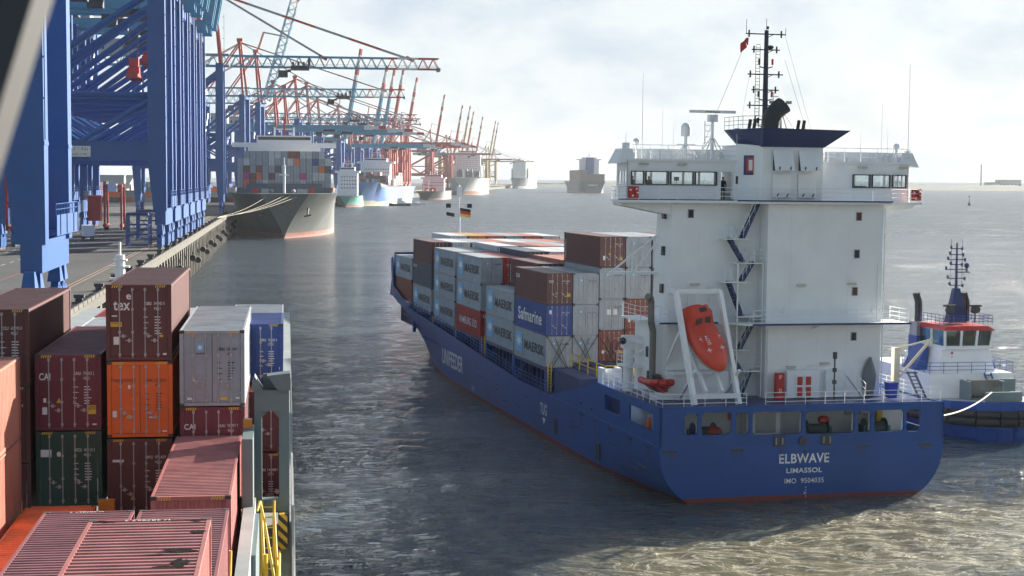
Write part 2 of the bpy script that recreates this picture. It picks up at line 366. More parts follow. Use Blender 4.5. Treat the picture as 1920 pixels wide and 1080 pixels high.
def container(c, M, L, H, label, group, lod=2, mark=None, flat_end=False):
    """one container; M maps its own frame (door end at y=0, door sill at z=0) into the world"""
    P = cparts(c, L, H, lod, flat_end)
    if lod == 1:
        o = bpy.data.objects.new('shipping_container', P[0][1]); COL.objects.link(o); o.matrix_world = M
        return T(o, label, 'container', group)
    o = empty('shipping_container'); o.matrix_world = M; T(o, label, 'container', group)
    def ch(n, me, par):
        x = bpy.data.objects.new(n, me); COL.objects.link(x); x.parent = par; return x
    for n, me, sub in P:
        x = ch(n, me, o)
        for s_ in sub or []: ch(s_[0], s_[1], x)
    if mark: ch('lettering', marks(*mark), o)
    return o
def mk_side_name(word, L, H, star_=True, big=0.75, m=1):
    def f(mb):
        # port side (x=0 plane, seen from -x): text runs towards -y
        x = 0.0
        addtext(mb, word, (x, L*.66 if star_ else L*.86, H*.5-big*.62), NY, Z_, L*.60 if star_ else L*.72, big*1.25, m, .01)
        if star_: quad(mb, (x, L*.93, H*.18), NY, Z_, L*.20, H*.68, 2, .006); star(mb, (x, L*.83, H*.55), (0, -2.2, 0), Z_, .62, 0, .012)
    return f
def mk(L, H, side=None, own='MSKU', num='420056', size='45G1', whiteref=True, logo=None, lod=2, extra=None):
    def f(mb):
        if side: side(mb)
        code_marks(mb, H, own, num, size, whiteref, lod)
        if logo == 'star':
            quad(mb, (.62, .016, H-.80), X, Z_, .30, .30, 2); star(mb, (.77, .016, H-.65), X, Z_, .12, 0, .009); 
        elif logo: addtext(mb, logo[0], (logo[1], .016, H-logo[2]), X, Z_, logo[3], logo[4], logo[5], .008)
        if extra: extra(mb)
    return f
def caution(mb, x, z, w=.42, h=.18): quad(mb, (x, .012, z), X, Z_, w, h, 3); addtext(mb, 'CAUTION', (x+.03, .012, z+h*.5), X, Z_, w-.06, h*.38, 1, .009)
def tri(mb, x, z, s=.2): mb.add([(x, .006, z), (x+s, .006, z), (x+s/2, .006, z+s*.9)], [(0, 1, 2)], 3); mb.add([(x+s*.45, .003, z+.04), (x+s*.55, .003, z+.04), (x+s*.5, .003, z+s*.55)], [(0, 1, 2)], 1)
def plate(mb, x, z, w=.18, h=.24, m=0): quad(mb, (x, .012, z), X, Z_, w, h, m)
# --- the near ship's stacks, in its own frame: left edge r, door end a, top z relative to the camera
HQ, STD, L40, L20 = 2.896, 2.591, 12.192, 6.058
def near(c, r, a, ztop, H, L, label, mark=None, lod=3, flat_end=False):
    M = Matrix.Translation(NP(r, a, ztop-H)) @ Matrix.Rotation(YN, 4, 'Z')
    return container(c, M, L, H, label, 'containers stacked on the foreground ship', lod, mark, flat_end)
def e_tex(mb): caution(mb, .17, 1.30); plate(mb, .28, .62, .2, .3, 0); plate(mb, 1.98, .90, .14, .08, 3); plate(mb, 2.1, .22, .14, .07); addtext(mb, 'e', (.76, .012, 2.33), X, Z_, .18, .2, 0, .01); quad(mb, (.22, .012, 1.68), X, Z_, .2, .05, 0)
near('brown', -6.78, 63.95, -4.06, HQ, L40, 'dark brown container with bold white lettering, topmost of its stack on the foreground ship', ('tex', mk(L40, HQ, None, 'TGBU', '545983 0', '45G1', True, ('tex', .28, .98, .62, .36, 0), 3, e_tex)))
def e_hl(mb): tri(mb, .68, .72); plate(mb, .2, .78, .16, .24); plate(mb, .78, 1.86, .09, .14, 0); plate(mb, 2.05, .2, .16, .06); plate(mb, .92, 1.45, .08, .07, 3); plate(mb, 1.55, .74, .18, .05)
near('orange', -6.76, 63.95, -6.98, HQ, L40, 'bright orange container directly under the dark brown one with bold white lettering', ('hl', mk(L40, HQ, None, 'FANG', '222226 8', '45G1', False, ('Hapag-Lloyd', .17, .80, .88, .17, 1), 3, e_hl)))
near('brown', -6.78, 63.95, -9.92, HQ, L40, 'shaded brown container under the bright orange one, lowest of the stack', ('dry', mk(L40, HQ, None, 'DRYU', '976429', '45G1', True, None, 3, lambda mb: (plate(mb, .2, 2.0, .42, .1), tri(mb, .85, .55, .2)))))
def e_cai(mb): caution(mb, 1.9, .62, .34, .34); tri(mb, .78, 1.06); plate(mb, .3, 1.08, .11, .16); plate(mb, .26, .62, .18, .28, 0); plate(mb, 2.1, .2, .16, .06)
near('maroon', -9.44, 64.2, -6.72, HQ, L40, 'maroon container with three white letters beside the orange container', ('cai', mk(L40, HQ, None, 'CAIU', '794333 2', '45G1', True, ('CAI', .15, .97, .42, .27, 0), 3, e_cai)))
near('green', -9.44, 64.2, -9.64, HQ, L40, 'dark green container under the maroon one with three white letters', ('grn', mk(L40, HQ, None, 'FXCU', '401115 S', '45G1', True, None, 3, lambda mb: (plate(mb, .18, 1.92, .4, .28), mb.ball((.85, .02, 2.02), .09, 8, 0, 1, .1, 1.2)))))
near('brown', -12.03, 63.95, -4.97, HQ, L40, 'brown container at the left edge, its side half in shadow, roof facing the crane leg', ('tclu', mk(L40, HQ, None, 'TCLU', '635742 0', '45G1', True, None, 3)))
near('brown', -12.03, 63.95, -7.89, HQ, L40, 'brown container under the half shadowed one at the left edge', ('tcl2', mk(L40, HQ, None, 'TCLU', '635100 4', '45G1', True, None, 3)))
def e_grey(mb): plate(mb, .14, .78, .24, .26, 3 if False else 5) if False else None; plate(mb, .28, .25, .18, .09); plate(mb, 1.52, .24, .26, .10, 3); plate(mb, 2.1, .28, .14, .06); mb.ball((.52, .02, 1.0), .07, 8, 0, .9, .1, 1.3); addtext(mb, 'MAERSK', (.62, .016, HQ-.92), X, Z_, .36, .07, 1, .006)
near('brown', -12.03, 63.95, -10.81, HQ, L40, 'brown container lowest in the shaded stack at the left edge', None, 2)
near('grey', -4.05, 63.7, -5.79, HQ, L40, 'light grey container with a small blue star, sunlit right side, foreground ship', ('gry', mk(L40, HQ, None, 'MRSU', '543 148 1', '45G1', False, 'star', 3, e_grey)))
near('maroon', -4.05, 63.7, -8.71, HQ, L40, 'maroon container with three white letters under the light grey one', ('cai2', mk(L40, HQ, None, 'CAAU', '955497 7', '45G1', True, ('CAI', .16, .86, .42, .22, 0), 3)))
near('maroon', -4.05, 63.7, -11.63, HQ, L40, 'maroon container at the bottom of the stack behind the rose ribbed roof', None, 2)
near('blue', -2.63, 74.0, -6.45, STD, L20, 'dark blue short container at the right edge of the foreground stacks', ('msk', mk(L20, STD, None, 'MSKU', '742 005 6', '22G1', True, None, 3, lambda mb: (plate(mb, 1.4, .25, .2, .07, 3), plate(mb, 2.05, .25, .13, .07)))))
near('grey', -2.63, 80.2, -6.50, STD, L20, 'grey short container behind the dark blue short one')
near('grey', -4.1, 77.4, -6.9, HQ, L40, 'pale grey roof behind the light grey container with a blue star')
near('white', -9.44, 77.6, -6.9, HQ, L20, 'blue-white short roof behind the maroon container with three white letters')
near('red', -9.44, 83.9, -6.9, HQ, L20, 'faded red short roof farthest behind the maroon container with three white letters')
near('brown', -2.63, 71.2, -9.1, STD, L20, 'shaded brown container seen through the grey lashing frame, upper one')
near('brown', -2.63, 71.2, -11.75, STD, L20, 'shaded brown container seen through the grey lashing frame, lower one', ('tgh', mk(L20, STD, None, 'TGHU', '149881', '22G1', True, None, 3, lambda mb: mb.add([(2.05, .01, .9), (2.2, .01, .8), (2.3, .01, .98), (2.12, .01, 1.06)], [(0, 1, 2, 3)], 0))))
near('rose', -4.17, 51.4, -9.78, HQ, L40, 'rose red container with a ribbed roof, in front of the maroon and grey stacks', None, 3, True)
near('rose', -4.17, 51.4, -12.7, HQ, L40, 'rose red container under the ribbed rose one beside the lashing frame', None, 2, True)
def roofcode(y): 
    def f(mb): addtext(mb, 'U 287867 2', (1.62, y, HQ+.0), (-1, 0, 0), (0, -1, 0), .9, .12, 0, .006)
    return f
near('plum', -6.64, 34.3, -9.2, HQ, L40, 'plum coloured ribbed roof at the bottom left of the picture', ('rc1', roofcode(12.08)), 3, True)
near('plum', -4.06, 34.3, -9.2, HQ, L40, 'plum coloured ribbed roof behind the nearest salmon rose one', None, 3, True)
near('rose', -3.99, 22.0, -6.95, HQ, L40, 'nearest container, salmon rose ribbed roof with black scuffs, bottom of picture', ('rc2', roofcode(12.08)), 3, True)
nearest = [o for o in bpy.data.objects if o.get('label', '').startswith('nearest container, salmon')][0]
sc = random.Random(21); q = MB()
for cx, cy, rx, ry in ((2.0, 9.3, .34, .16), (1.75, 9.0, .5, .05), (2.15, 8.2, .2, .35), (2.22, 10.8, .12, .2), (2.2, 12.0, .16, .07), (.3, 12.0, .2, .06), (2.1, 6.9, .22, .3), (1.9, 7.9, .45, .04)):
    for k in range(3):
        x, y = cx+sc.uniform(-.1, .1), cy+sc.uniform(-.12, .12); n_ = 11
        q.add([(min(2.42, x+rx*sc.uniform(.4, 1.0)*math.cos(6.283*i/n_)), y+ry*sc.uniform(.3, 1.0)*math.sin(6.283*i/n_), HQ-.006+.0012*k) for i in range(n_)], [tuple(range(n_))])
q.build('scuff', mat('black_rubber_scuff', (.014, .011, .011), .95, var=.5, vscale=6, spec=.05), nearest)
near('orange', -9.2, 48.0, -11.7, HQ, L40, 'orange roof in the low gap at the bottom left', None, 3, True)
near('white', -9.2, 35.5, -11.9, HQ, L40, 'pale roof at the lower left corner below the orange roof', None, 2, True)
near('salmon', -11.88, 48.6, -6.42, HQ, L40, 'upper salmon container at the left edge with its long side in the sun', None, 3, True)
near('salmon', -11.88, 48.6, -9.34, HQ, L40, 'lower salmon container at the left edge with its long side in the sun', None, 3, True)
# --- the feeder ship's stacks (its own frame: x to starboard, y forward from the transom, z above the water)
def feeder_box(c, col, y, z, H, label, mark=None, L=L40, lod=2):
    M = EM @ Matrix.Translation((-10.93+col*2.52, y, z))
    return container(c, M, L, H, label, 'containers on the blue feeder ship', lod, mark)
MA = lambda own, num: (('ma', L40, own), mk(L40, HQ, mk_side_name('MAERSK', L40, HQ), own, num, '45G1', False, 'star', 2))
G = lambda own: (('g', own), mk(L40, HQ, None, own, '815204', '45G1', False, 'star', 2))
BW = lambda own, logo=None: (('b', own, str(logo)), mk(L40, HQ, None, own, '770415', '45G1', True, logo, 2, lambda mb: (caution(mb, 1.95, .75, .3, .3), tri(mb, .8, 1.0, .22), plate(mb, .3, .75, .2, .3))))
SPEC = {('A', 0): [('grey', MA('MSKU', '1')), ('blue', (('saf',), mk(L40, HQ, mk_side_name('Safmarine', L40, HQ, False, 1.0, 0), 'MSAU', '210045', '45G1', True, None, 2, lambda mb: plate(mb, .25, 2.05, .24, .36)))), ('brown', (('caib',), mk(L40, HQ, lambda mb: addtext(mb, 'CAI', (0, 11.6, 1.9), NY, Z_, 1.5, .42, 0, .01), 'CAIU', '480031', '45G1', True, ('CAI', .2, .85, .42, .22, 0), 2, lambda mb: (caution(mb, 1.95, .75, .3, .3), tri(mb, .8, 1.0, .22)))))],
 ('A', 1): [('grey', G('MSKU')), ('grey', G('MRKU')), ('grey', G('MSKU'))], ('A', 2): [('rust', BW('TEMU')), ('grey', (('gp',), mk(L40, HQ, None, 'MRKU', '552091', '45G1', False, None, 2, lambda mb: (plate(mb, .75, 1.45, .38, .5), plate(mb, 1.35, 1.45, .38, .5))))), ('grey', G('MRKU')), ('brown', (('tr4',), mk(L40, HQ, lambda mb: addtext(mb, 'TRITON', (0, 11.7, 2.3), (0, 0, -1), NY, 1.9, .3, 0, .01), 'TRHU', '335108', '45G1', True, None, 2, lambda mb: (caution(mb, 1.95, .7, .22, .3), tri(mb, .8, 1.2, .22), plate(mb, .3, .7, .2, .4)))))],
 ('A', 3): [('rust', BW('TEMU')), ('rust', BW('TGHU')), ('grey', G('MSKU')), ('grey', G('MRKU'))],
 ('B', 0): [('grey', MA('MSKU', '2')), ('grey', MA('MRKU', '3'))], ('B', 1): [('grey', G('MSKU')), ('slate', None), ('brown', (('tr5',), mk(L40, HQ, lambda mb: addtext(mb, 'TRITON', (0, 11.7, 2.3), (0, 0, -1), NY, 1.9, .3, 0, .01), 'TRHU', '1', '45G1')))],
 ('C', 0): [('red', (('hs',), mk(L40, HQ, mk_side_name('HAMBURG SÜD', L40, HQ, False, .8, 0), 'SUDU', '661200', '45G1', True, ('HS', .35, .75, .5, .35, 0), 2))), ('grey', MA('MRKU', '4')), ('grey', MA('MSKU', '5'))], ('C', 1): [('slate', None), ('grey', G('MSKU')), ('red', (('oo',), mk(L40, HQ, None, 'OOLU', '900112', '45G1', True, ('OOCL', .35, .95, .7, .25, 0), 2)))],
 ('D', 0): [('grey', MA('MSKU', '6')), ('grey', MA('MRKU', '7')), ('grey', MA('MSKU', '8'))],
 ('E', 0): [('grey', MA('MRKU', '9')), ('slate', (('sl',), mk(L40, HQ, lambda mb: addtext(mb, 'CMA CGM', (0, 11.9, 2.2), NY, Z_, 2.2, .4, 0, .01), 'CMAU', '118420', '45G1', True))), ('brown', BW('CAIU'))],
 ('F', 0): [('rust', None), ('grey', MA('MSKU', '10'))]}
TOPS = {'A': ['', '', '', '', 'grey', 'brown', 'grey', 'salmon', 'grey'], 'B': ['', '', 'salmon', 'salmon', 'grey', 'brown', 'grey', 'salmon', 'grey'], 'C': ['', '', 'slate', 'white', 'white', 'slate', 'grey', 'salmon', 'grey'],
        'D': ['', 'slate', 'white', 'brown', 'salmon', 'grey', 'slate', 'white', 'brown'], 'E': ['', 'white', 'grey', 'salmon', 'white', 'grey', 'salmon', 'brown', 'grey'], 'F': ['', '', 'white', 'ochre', 'salmon', 'grey', 'salmon', 'white', 'brown']}
BAY = {'A': 33.2, 'B': 45.6, 'C': 60.3, 'D': 73.6, 'E': 87.4, 'F': 100.6}
BASE = {'A': (6.2, 6.7), 'B': (6.45, 6.8), 'C': (6.35, 7.0), 'D': (6.4, 7.05), 'E': (6.95, 6.95), 'F': (7.2, 7.3)}
BN = {'A': 'aftmost bay', 'B': 'second bay from stern', 'C': 'third bay from stern', 'D': 'fourth bay from stern', 'E': 'fifth bay from stern', 'F': 'forward bay'}
TIER = ['bottom', 'second', 'third', 'fourth']
CNAME = {'slate': 'slate blue', 'rust': 'rust brown', 'rose': 'rose red', 'ochre': 'ochre yellow'}
SAY = {'A00': 'grey container with large black lettering, bottom of the stack nearest the lifeboat', }
HID = []
for b in 'ABCDEF':
    for col in range(9):
        if b == 'F' and col in (1, 8): continue
        if (b, col) in SPEC: st = SPEC[(b, col)]
        else:
            n = 4 if b == 'A' else 3; rr = random.Random(ord(b)*31+col)
            st = [(rr.choice(['grey', 'brown', 'rust', 'slate', 'grey', 'blue']), None) for _ in range(n-1)]+[(TOPS[b][col], None)]
        z = BASE[b][0 if col < (2 if b != 'E' else 1) else 1]
        for k, (c, mark) in enumerate(st):
            if col > 1 and b != 'A' and k < len(st)-1 or (col == 1 and b in 'DE' and k < len(st)-1) or (b == 'A' and col > 4 and k < len(st)-1):
                HID.append((c, b, col, z+k*2.905)); continue
            nm = CNAME.get(c, c); side = 'port edge column' if col == 0 else ORD[col]+' column from port'
            feeder_box(c, col, BAY[b], z+k*2.905, HQ, '%s container, %s, %s tier, %s, blue feeder' % (nm, BN[b], TIER[k], side), mark, lod=2 if (col < 4 and b in 'ABC') or col == 0 else 1)
q = MB(); hm_ = sorted({h[0] for h in HID})
for c, b, col, z in HID: x = -10.93+col*2.52; q.box(x+.01, x+CW-.01, BAY[b]+.01, BAY[b]+L40-.01, z, z+HQ-.01, hm_.index(c))
hs = q.build('stacked_containers', [cmat(c) for c in hm_]); hs.matrix_world = EM; T(hs, kind='stuff')
# ------------------------------------------------------------------ the blue feeder ship
ship = empty('container_ship', EM.translation, rot=EROT)
T(ship, 'large blue feeder container ship with tall white bridge tower, seen from its stern', 'ship')
# hull: loft of half sections
def hb(y, z):
    """half breadth of the hull at height z"""
    B = 11.35
    t = max(0, (y-108.5)/31.9); deck = B*max(0.0, 1-t**2.7)
    t2 = max(0, (y-70)/66.0); wl = B*max(0.02, 1-t2**1.7) if y < 135 else .2
    k = min(1, max(0, (z+0.3)/(5.6+max(0, y-95)*.11))); f = wl+(deck-wl)*k**1.3
    if y < 18:
        s = (1-y/18.0)**1.4; zz = max(0, min(1, (z+0.5)/4.2))
        lim = 7.3+(B-7.3)*math.sin(math.acos(1-zz)) if zz < 1 else B
        f = min(f, B*(1-s)+lim*s)
    return max(f, 0.05)
def sheer(y): return 4.05 if y < 42 else 4.05+(y-42)/106.0*4.6 if y < 116 else 7.26+(y-116)/30.0*1.9
ys = [0, 2, 4, 7, 10, 14, 18, 24, 30, 36, 42, 50, 58, 66, 74, 82, 90, 98, 106, 112, 118, 123, 128, 131, 133.5, 136, 138, 139.5, 140.3]
secs = []; secs2 = []
for y in ys:
    h = sheer(y); zs = [h, h*.85, h*.7, h*.55, h*.4, h*.28, h*.18, .55, .3, 0, -.25, -.5, -1.2]
    yy = lambda z: y+(max(0, y-118)/25.0)*(z*.62)
    secs.append([(-hb(y, z), yy(z), z) for z in zs]+[(hb(y, z), yy(z), z) for z in reversed(zs)])
mb = MB(); n = len(secs[0])
vs = [p for c in secs for p in c]; fs = []; ms = []
for i in range(len(secs)-1):
    for j in range(n-1):
        fs.append((i*n+j, i*n+j+1, (i+1)*n+j+1, (i+1)*n+j)); zz = (vs[i*n+j][2]+vs[i*n+j+1][2])/2; ms.append(1 if zz < 0.30 else 0)
mb.add(vs, fs); mb.m = ms
for j in range(n//2-1): mb.add([secs[0][j], secs[0][j+1], secs[0][n-2-j], secs[0][n-1-j]], [(0, 1, 2, 3)], 1 if secs[0][j+1][2] < .2 else 0)
boot = mat('red_boot_topping', (0.17, 0.028, 0.022), 0.55, wear=0.5, wcol=(0.05, 0.03, 0.03), wscale=.8)
hull = mb.build('hull', [hullblue, boot], ship); smooth_angle(hull, 35)
# stripe of red at the transom waterline, deck inside
d = MB(); d.box(-11.2, 11.2, .2, 34, 3.9, 4.02); d.box(-11.2, 11.2, 34, 92, 3.5, 3.6)
for y0, y1 in ((92, 106), (106, 118), (118, 130)): w = hb(y1, 7)-.4; d.box(-w, w, y0, y1, sheer(y0)-.9, sheer(y0)-.8)
d.build('main_deck', mat('blue_deck_paint', (0.03, 0.06, 0.16), .6, wear=.4, wcol=(.08, .07, .07)), ship)
# transom and quarter bulwarks with mooring openings
tb = MB()
op = [(-9.46, -8.44, 4.99, 6.55), (-8.15, -5.83, 4.95, 6.6), (-5.44, -4.44, 4.93, 6.55), (-4.15, -.25, 4.85, 6.55), (.05, 3.96, 4.82, 6.5), (4.26, 5.31, 4.85, 6.45), (5.61, 8.03, 4.82, 6.47), (8.24, 9.4, 4.8, 6.46)]
tb.wall((-11.35, 0, 4.05), (1, 0, 0), (0, 0, 1), 22.7, 3.0, [(a+11.35, b+11.35, c-4.05, e-4.05) for a, b, c, e in op], .18)
for a, b, c, e in op:          # rounded corners
    for (cx, cz, sx, sz) in ((a, c, 1, 1), (b, c, -1, 1), (b, e, -1, -1), (a, e, 1, -1)):
        r = .3; pts = [(cx, cz)]+[(cx+sx*r*(1-math.sin(t)), cz+sz*r*(1-math.cos(t))) for t in [math.pi/2*k/5 for k in range(6)]]
        tb.prism(pts, 'y', .02, .16)
for sx in (-1, 1):
    holes = [(1.6, 7.3, 1.0, 2.3), (9.6, 13.6, 1.0, 2.25)] if sx < 0 else [(1, 7, .6, 2.6), (8, 14, .6, 2.6)]  # starboard openings, unseen, made larger to let sun into the mooring deck
    o = (-11.35, 15.6, 4.05) if sx < 0 else (11.35, 0, 4.05); u = (0, -1, 0) if sx < 0 else (0, 1, 0)
    tb.wall(o, u, (0, 0, 1), 15.6, 2.95, [(15.6-b, 15.6-a, c, e) if sx < 0 else (a, b, c, e) for a, b, c, e in holes], .18)
    xx = (-11.35, -11.19) if sx < 0 else (11.19, 11.35)
    tb.prism([(15.6, 4.05), (15.6, 6.95), (30.4, 4.05)], 'x', *xx)
    tb.beam((sx*11.36, 0.0, 4.06), (sx*11.36, 40, 4.06), .16, .14)
tb.beam((-11.37, 40, 4.06), (-11.37, 92, 6.2), .14, .12)
tb.build('stern_bulwark', [hullblue], ship)
st = MB(); rub = MB()
for x in (-10.6, -5.35, 4.7, 9.9): rub.box(x-.55, x+.55, -.03, 0.02, 3.68, 3.86)
for y in (2.5, 7, 12, 16, 20): rub.box(-11.40, -11.34, y-.5, y+.5, 3.7, 3.85)
rub.box(-11.39, -11.33, 27.6, 28.6, .9, 2.2); rub.box(-11.39, -11.33, 14.7, 15.7, .7, 2.1); rub.box(-11.39, -11.33, 20, 20.4, 4.6, 4.8); rub.box(-11.39, -11.33, 17, 17.3, 4.5, 4.7)
for x in (-2.05, 1.75): rub.box(x-.45, x+.45, -.06, .0, 3.95, 4.75); st.tube((x-.25, -.09, 4.1), (x-.25, -.09, 4.6), .06, 6); st.tube((x+.25, -.09, 4.1), (x+.25, -.09, 4.6), .06, 6)
rub.tube((-.15, -.10, 4.3), (-.15, 0.1, 4.3), .33, 12)
rub.build('fairlead_opening', dark, ship); st.build('fairlead_roller', steel, ship)
def letters(par, body, *a, name='lettering'):
    q = MB(); addtext(q, body, *a); return q.build(name, LM, par)
letters(ship, 'ELBWAVE', (-1.99, 0, 2.66), X, Z_, 4.0, .72); letters(ship, 'LIMASSOL', (-1.40, 0, 1.93), X, Z_, 2.86, .38); letters(ship, 'IMO  9504035', (-1.53, 0, 1.16), X, Z_, 3.14, .38)
l = MB(); addtext(l, '9', (.02, 0, .3), X, Z_, .12, .2)
for i in range(5): quad(l, (.16, 0, -.1+.22*i), X, Z_, .05, .1, 0)
l.build('draught_mark', LM, ship)
letters(ship, 'UNIFEEDER', (-11.35, 78.1, 1.75), NY, Z_, 11.3, 1.8, 0, .03); letters(ship, 'TUG', (-11.35, 33.4, 2.0), NY, Z_, 2.3, 1.05, 0, .03); letters(ship, '15', (-11.35, 62.0, .55), NY, Z_, 1.0, .45, 0, .03)
l = MB(); l.add([(-11.39, 32.6, 1.75), (-11.39, 31.4, 1.75), (-11.39, 32.0, 1.15)], [(0, 1, 2)]); l.build('arrow_mark', LM, ship)
# mooring deck behind the openings
md = MB(); md.box(-9.4, 11.0, 5.4, 5.6, 4.0, 6.9); md.box(-9.4, -9.2, 5.6, 15, 4.0, 6.7); md.box(-11.1, 11.1, .2, 15.5, 6.72, 6.9, 1)
for x in (-8.3, -5.6, -4.3, -.1, 4.1, 5.46, 8.13): md.box(x-.07, x+.07, .4, .6, 4, 6.72)
md.box(-3.0, -.6, 3.2, 5.3, 4.03, 6.2); md.box(-1.0, -.7, 3.1, 3.2, 4.4, 6.1); md.box(7.2, 8.2, 4, 5.3, 4.03, 5.5)
md.build('mooring_deck', [white, navy], ship)
def winch(x, y, c, lab):
    w = empty('mooring_winch', EM @ Vector((x, y, 4.03)), rot=EROT); T(w, lab, 'winch')
    f = MB(); f.box(-1.1, -.85, -.5, .5, 0, 1.0); f.box(.85, 1.1, -.5, .5, 0, 1.0); f.box(-1.1, 1.1, -.5, .5, 0, .15); f.build('frame', c, w)
    f = MB(); f.tube((-.8, 0, .8), (.8, 0, .8), .42, 12); f.build('drum', mat('rope_drum', (.06, .08, .07), .8, var=.3, bump=.5), w)
    f = MB(); f.tube((-.86, 0, .8), (-.78, 0, .8), .72, 14); f.tube((.78, 0, .8), (.86, 0, .8), .72, 14); f.build('flange', c, w)
grn = mat('dark_green_paint', (.02, .10, .06), .5)
winch(-7.2, 2.2, navy, 'dark mooring winch in the second stern opening from the left'); winch(1.9, 2.3, grn, 'dark green mooring winch in the wide stern opening right of centre'); winch(6.8, 2.4, grn, 'mooring winch in the stern opening near the right corner')
# coaming, hatch covers, lashing stanchions and side rails of the cargo deck
c = MB(); c.box(-9.3, 9.3, 33.0, 100, 3.55, 5.7)
for b in 'ABCDEF': c.box(-8.3, 11.2, BAY[b]-.1, BAY[b]+12.35, 5.72, BASE[b][1]-.02); c.box(-10.9 if b != 'F' else -9.2, -8.35, BAY[b]-.05, BAY[b]+12.3, BASE[b][0]-.32, BASE[b][0]-.02)
for k in range(54): y = 33.6+k*1.55; c.box(-9.55, -9.3, y, y+.12, 3.55, 5.6); 
c.build('hatch_coaming', [navy], ship)
s = MB(); ylw = MB()
for b in 'ABCDE':
    for y in (BAY[b]+.2, BAY[b]+12.0):
        w = -10.75
        s.box(w-.18, w+.18, y-.25, y+.25, 3.5, BASE[b][0]-.3); s.beam((w, y, 3.6), (w+1.4, y, BASE[b][0]-.4), .2, .2)
    for y in ((BAY[b]-.45, BAY[b]+12.75) if b != 'E' else (BAY[b]-.45,)): ylw.box(-10.9, -10.82, y-.05, y+.05, 4, 6.6); ylw.box(-10.6, -10.52, y-.05, y+.05, 4, 6.6); [ylw.tube((-10.9, y, 4.2+.3*q), (-10.5, y, 4.2+.3*q), .025, 4) for q in range(8)]
for k in range(36): y = 33+k*1.9; s.tube((-11.2, y, sheer(y)), (-11.2, y, sheer(y)+1.05), .04, 4)
for h in (.35, .7, 1.05): s.tube((-11.2, 31, sheer(31)+h), (-11.2, 42, sheer(42)+h), .03, 4); s.tube((-11.2, 42, sheer(42)+h), (-11.2, 101, sheer(101)+h), .03, 4)
s.build('lashing_stanchion', [hullblue], ship); ylw.build('deck_ladder', [yellow], ship)
# bow: bulwark, breakwater, foremast
bw = MB()
for sx in (-1, 1):
    pr = None
    for y in [100, 106, 112, 113.5, 118, 123, 128, 131, 133.5, 136, 138, 139.5, 140.3]:
        p = Vector((sx*hb(y, sheer(y)), y+(max(0, y-118)/25)*sheer(y)*.62, sheer(y))); h = (y-98)*.12 if y < 113 else max(1.2, 12.6-max(0, y-115)*.17-sheer(y))
        if pr:
            a, ha = pr; o = Vector((-sx*.12, 0, 0)); bw.hexa([a, a+o, p+o, p, a+Vector((sx*.1, 0, ha)), a+o+Vector((sx*.1, 0, ha)), p+o+Vector((sx*.1, .4, h)), p+Vector((sx*.1, .4, h))])
        pr = (p, h)
bw.build('bow_bulwark', hullblue, ship)
bk = MB(); bk.prism([(114.6, 7), (115.0, 13.2), (115.3, 13.2), (119, 7)], 'x', -10.6, 10.6); bk.hexa([(-9.8, 114.6, 6.4), (-9.5, 114.6, 6.4), (-9.5, 119, 6.4), (-9.8, 119, 6.4), (-9.8, 114.9, 13.2), (-9.5, 114.9, 13.2), (-9.5, 115.4, 13.2), (-9.8, 115.4, 13.2)]); bk.build('breakwater', navy, ship)
fm = MB(); fm.tube((-.0, 122, 7), (0, 122, 19.0), .28, 8, 0, .16); fm.tube((0, 122, 19), (0, 122, 20.6), .06, 6)
for z in (16.9,): fm.tube((-2.0, 122, z), (2.0, 122, z), .06, 6)
fm.box(-.6, .6, 121.5, 122.5, 15.0, 15.1); fm.beam((1.0, 122, 8), (.1, 122, 15), .14)
fm.build('foremast', white, ship)
def rods(x0): 
    q = MB(); y = 33.05; q.tube((x0+.1, y, 5.6), (x0+2.3, y, 9.0), .035, 5); q.tube((x0+2.3, y, 5.6), (x0+.1, y, 9.0), .035, 5); q.tube((x0+.1, y, 5.6), (x0+1.6, y, 9.0), .03, 5); q.tube((x0+2.3, y, 5.6), (x0+.8, y, 9.0), .03, 5); q.build('lashing_rods', dark, ship)
for k in range(3): rods(-10.93+k*2.52)
sc_ = random.Random(5); q = MB(); rs = MB()
for k in range(34):          # fender scrapes and rust runs on the port side and the transom
    y = sc_.uniform(1, 60); z = sc_.uniform(.9, 3.4); L_ = sc_.uniform(.5, 2.6); q.add([(-11.365, y, z), (-11.365, y+L_, z+sc_.uniform(-.1, .15)), (-11.365, y+L_*.9, z+.07), (-11.365, y+.1, z+sc_.uniform(.06, .16))], [(0, 1, 2, 3)])
for x in (-10.6, -5.35, -2.05, -.15, 1.75, 4.7, 9.9):
    for k in range(3): xx = x+sc_.uniform(-.4, .4); d_ = sc_.uniform(.25, .8); rs.add([(xx-.03, -.012, 3.66), (xx+.05, -.012, 3.66), (xx+.02, -.012, 3.66-d_), (xx, -.012, 3.66-d_)], [(0, 1, 2, 3)])
for y in (2.5, 7, 12, 16, 20):
    for k in range(3): yy_ = y+sc_.uniform(-.4, .4); d_ = sc_.uniform(.3, 1.0); rs.add([(-11.366, yy_-.04, 3.68), (-11.366, yy_+.05, 3.68), (-11.366, yy_+.02, 3.68-d_), (-11.366, yy_, 3.68-d_)], [(0, 1, 2, 3)])
q.build('fender_scrapes', mat('scraped_paint', (.05, .07, .13), .6, var=.4, vscale=2), ship); rs.build('rust_runs', mat('rust_run', (.075, .05, .06), .7, var=.4, vscale=2), ship)
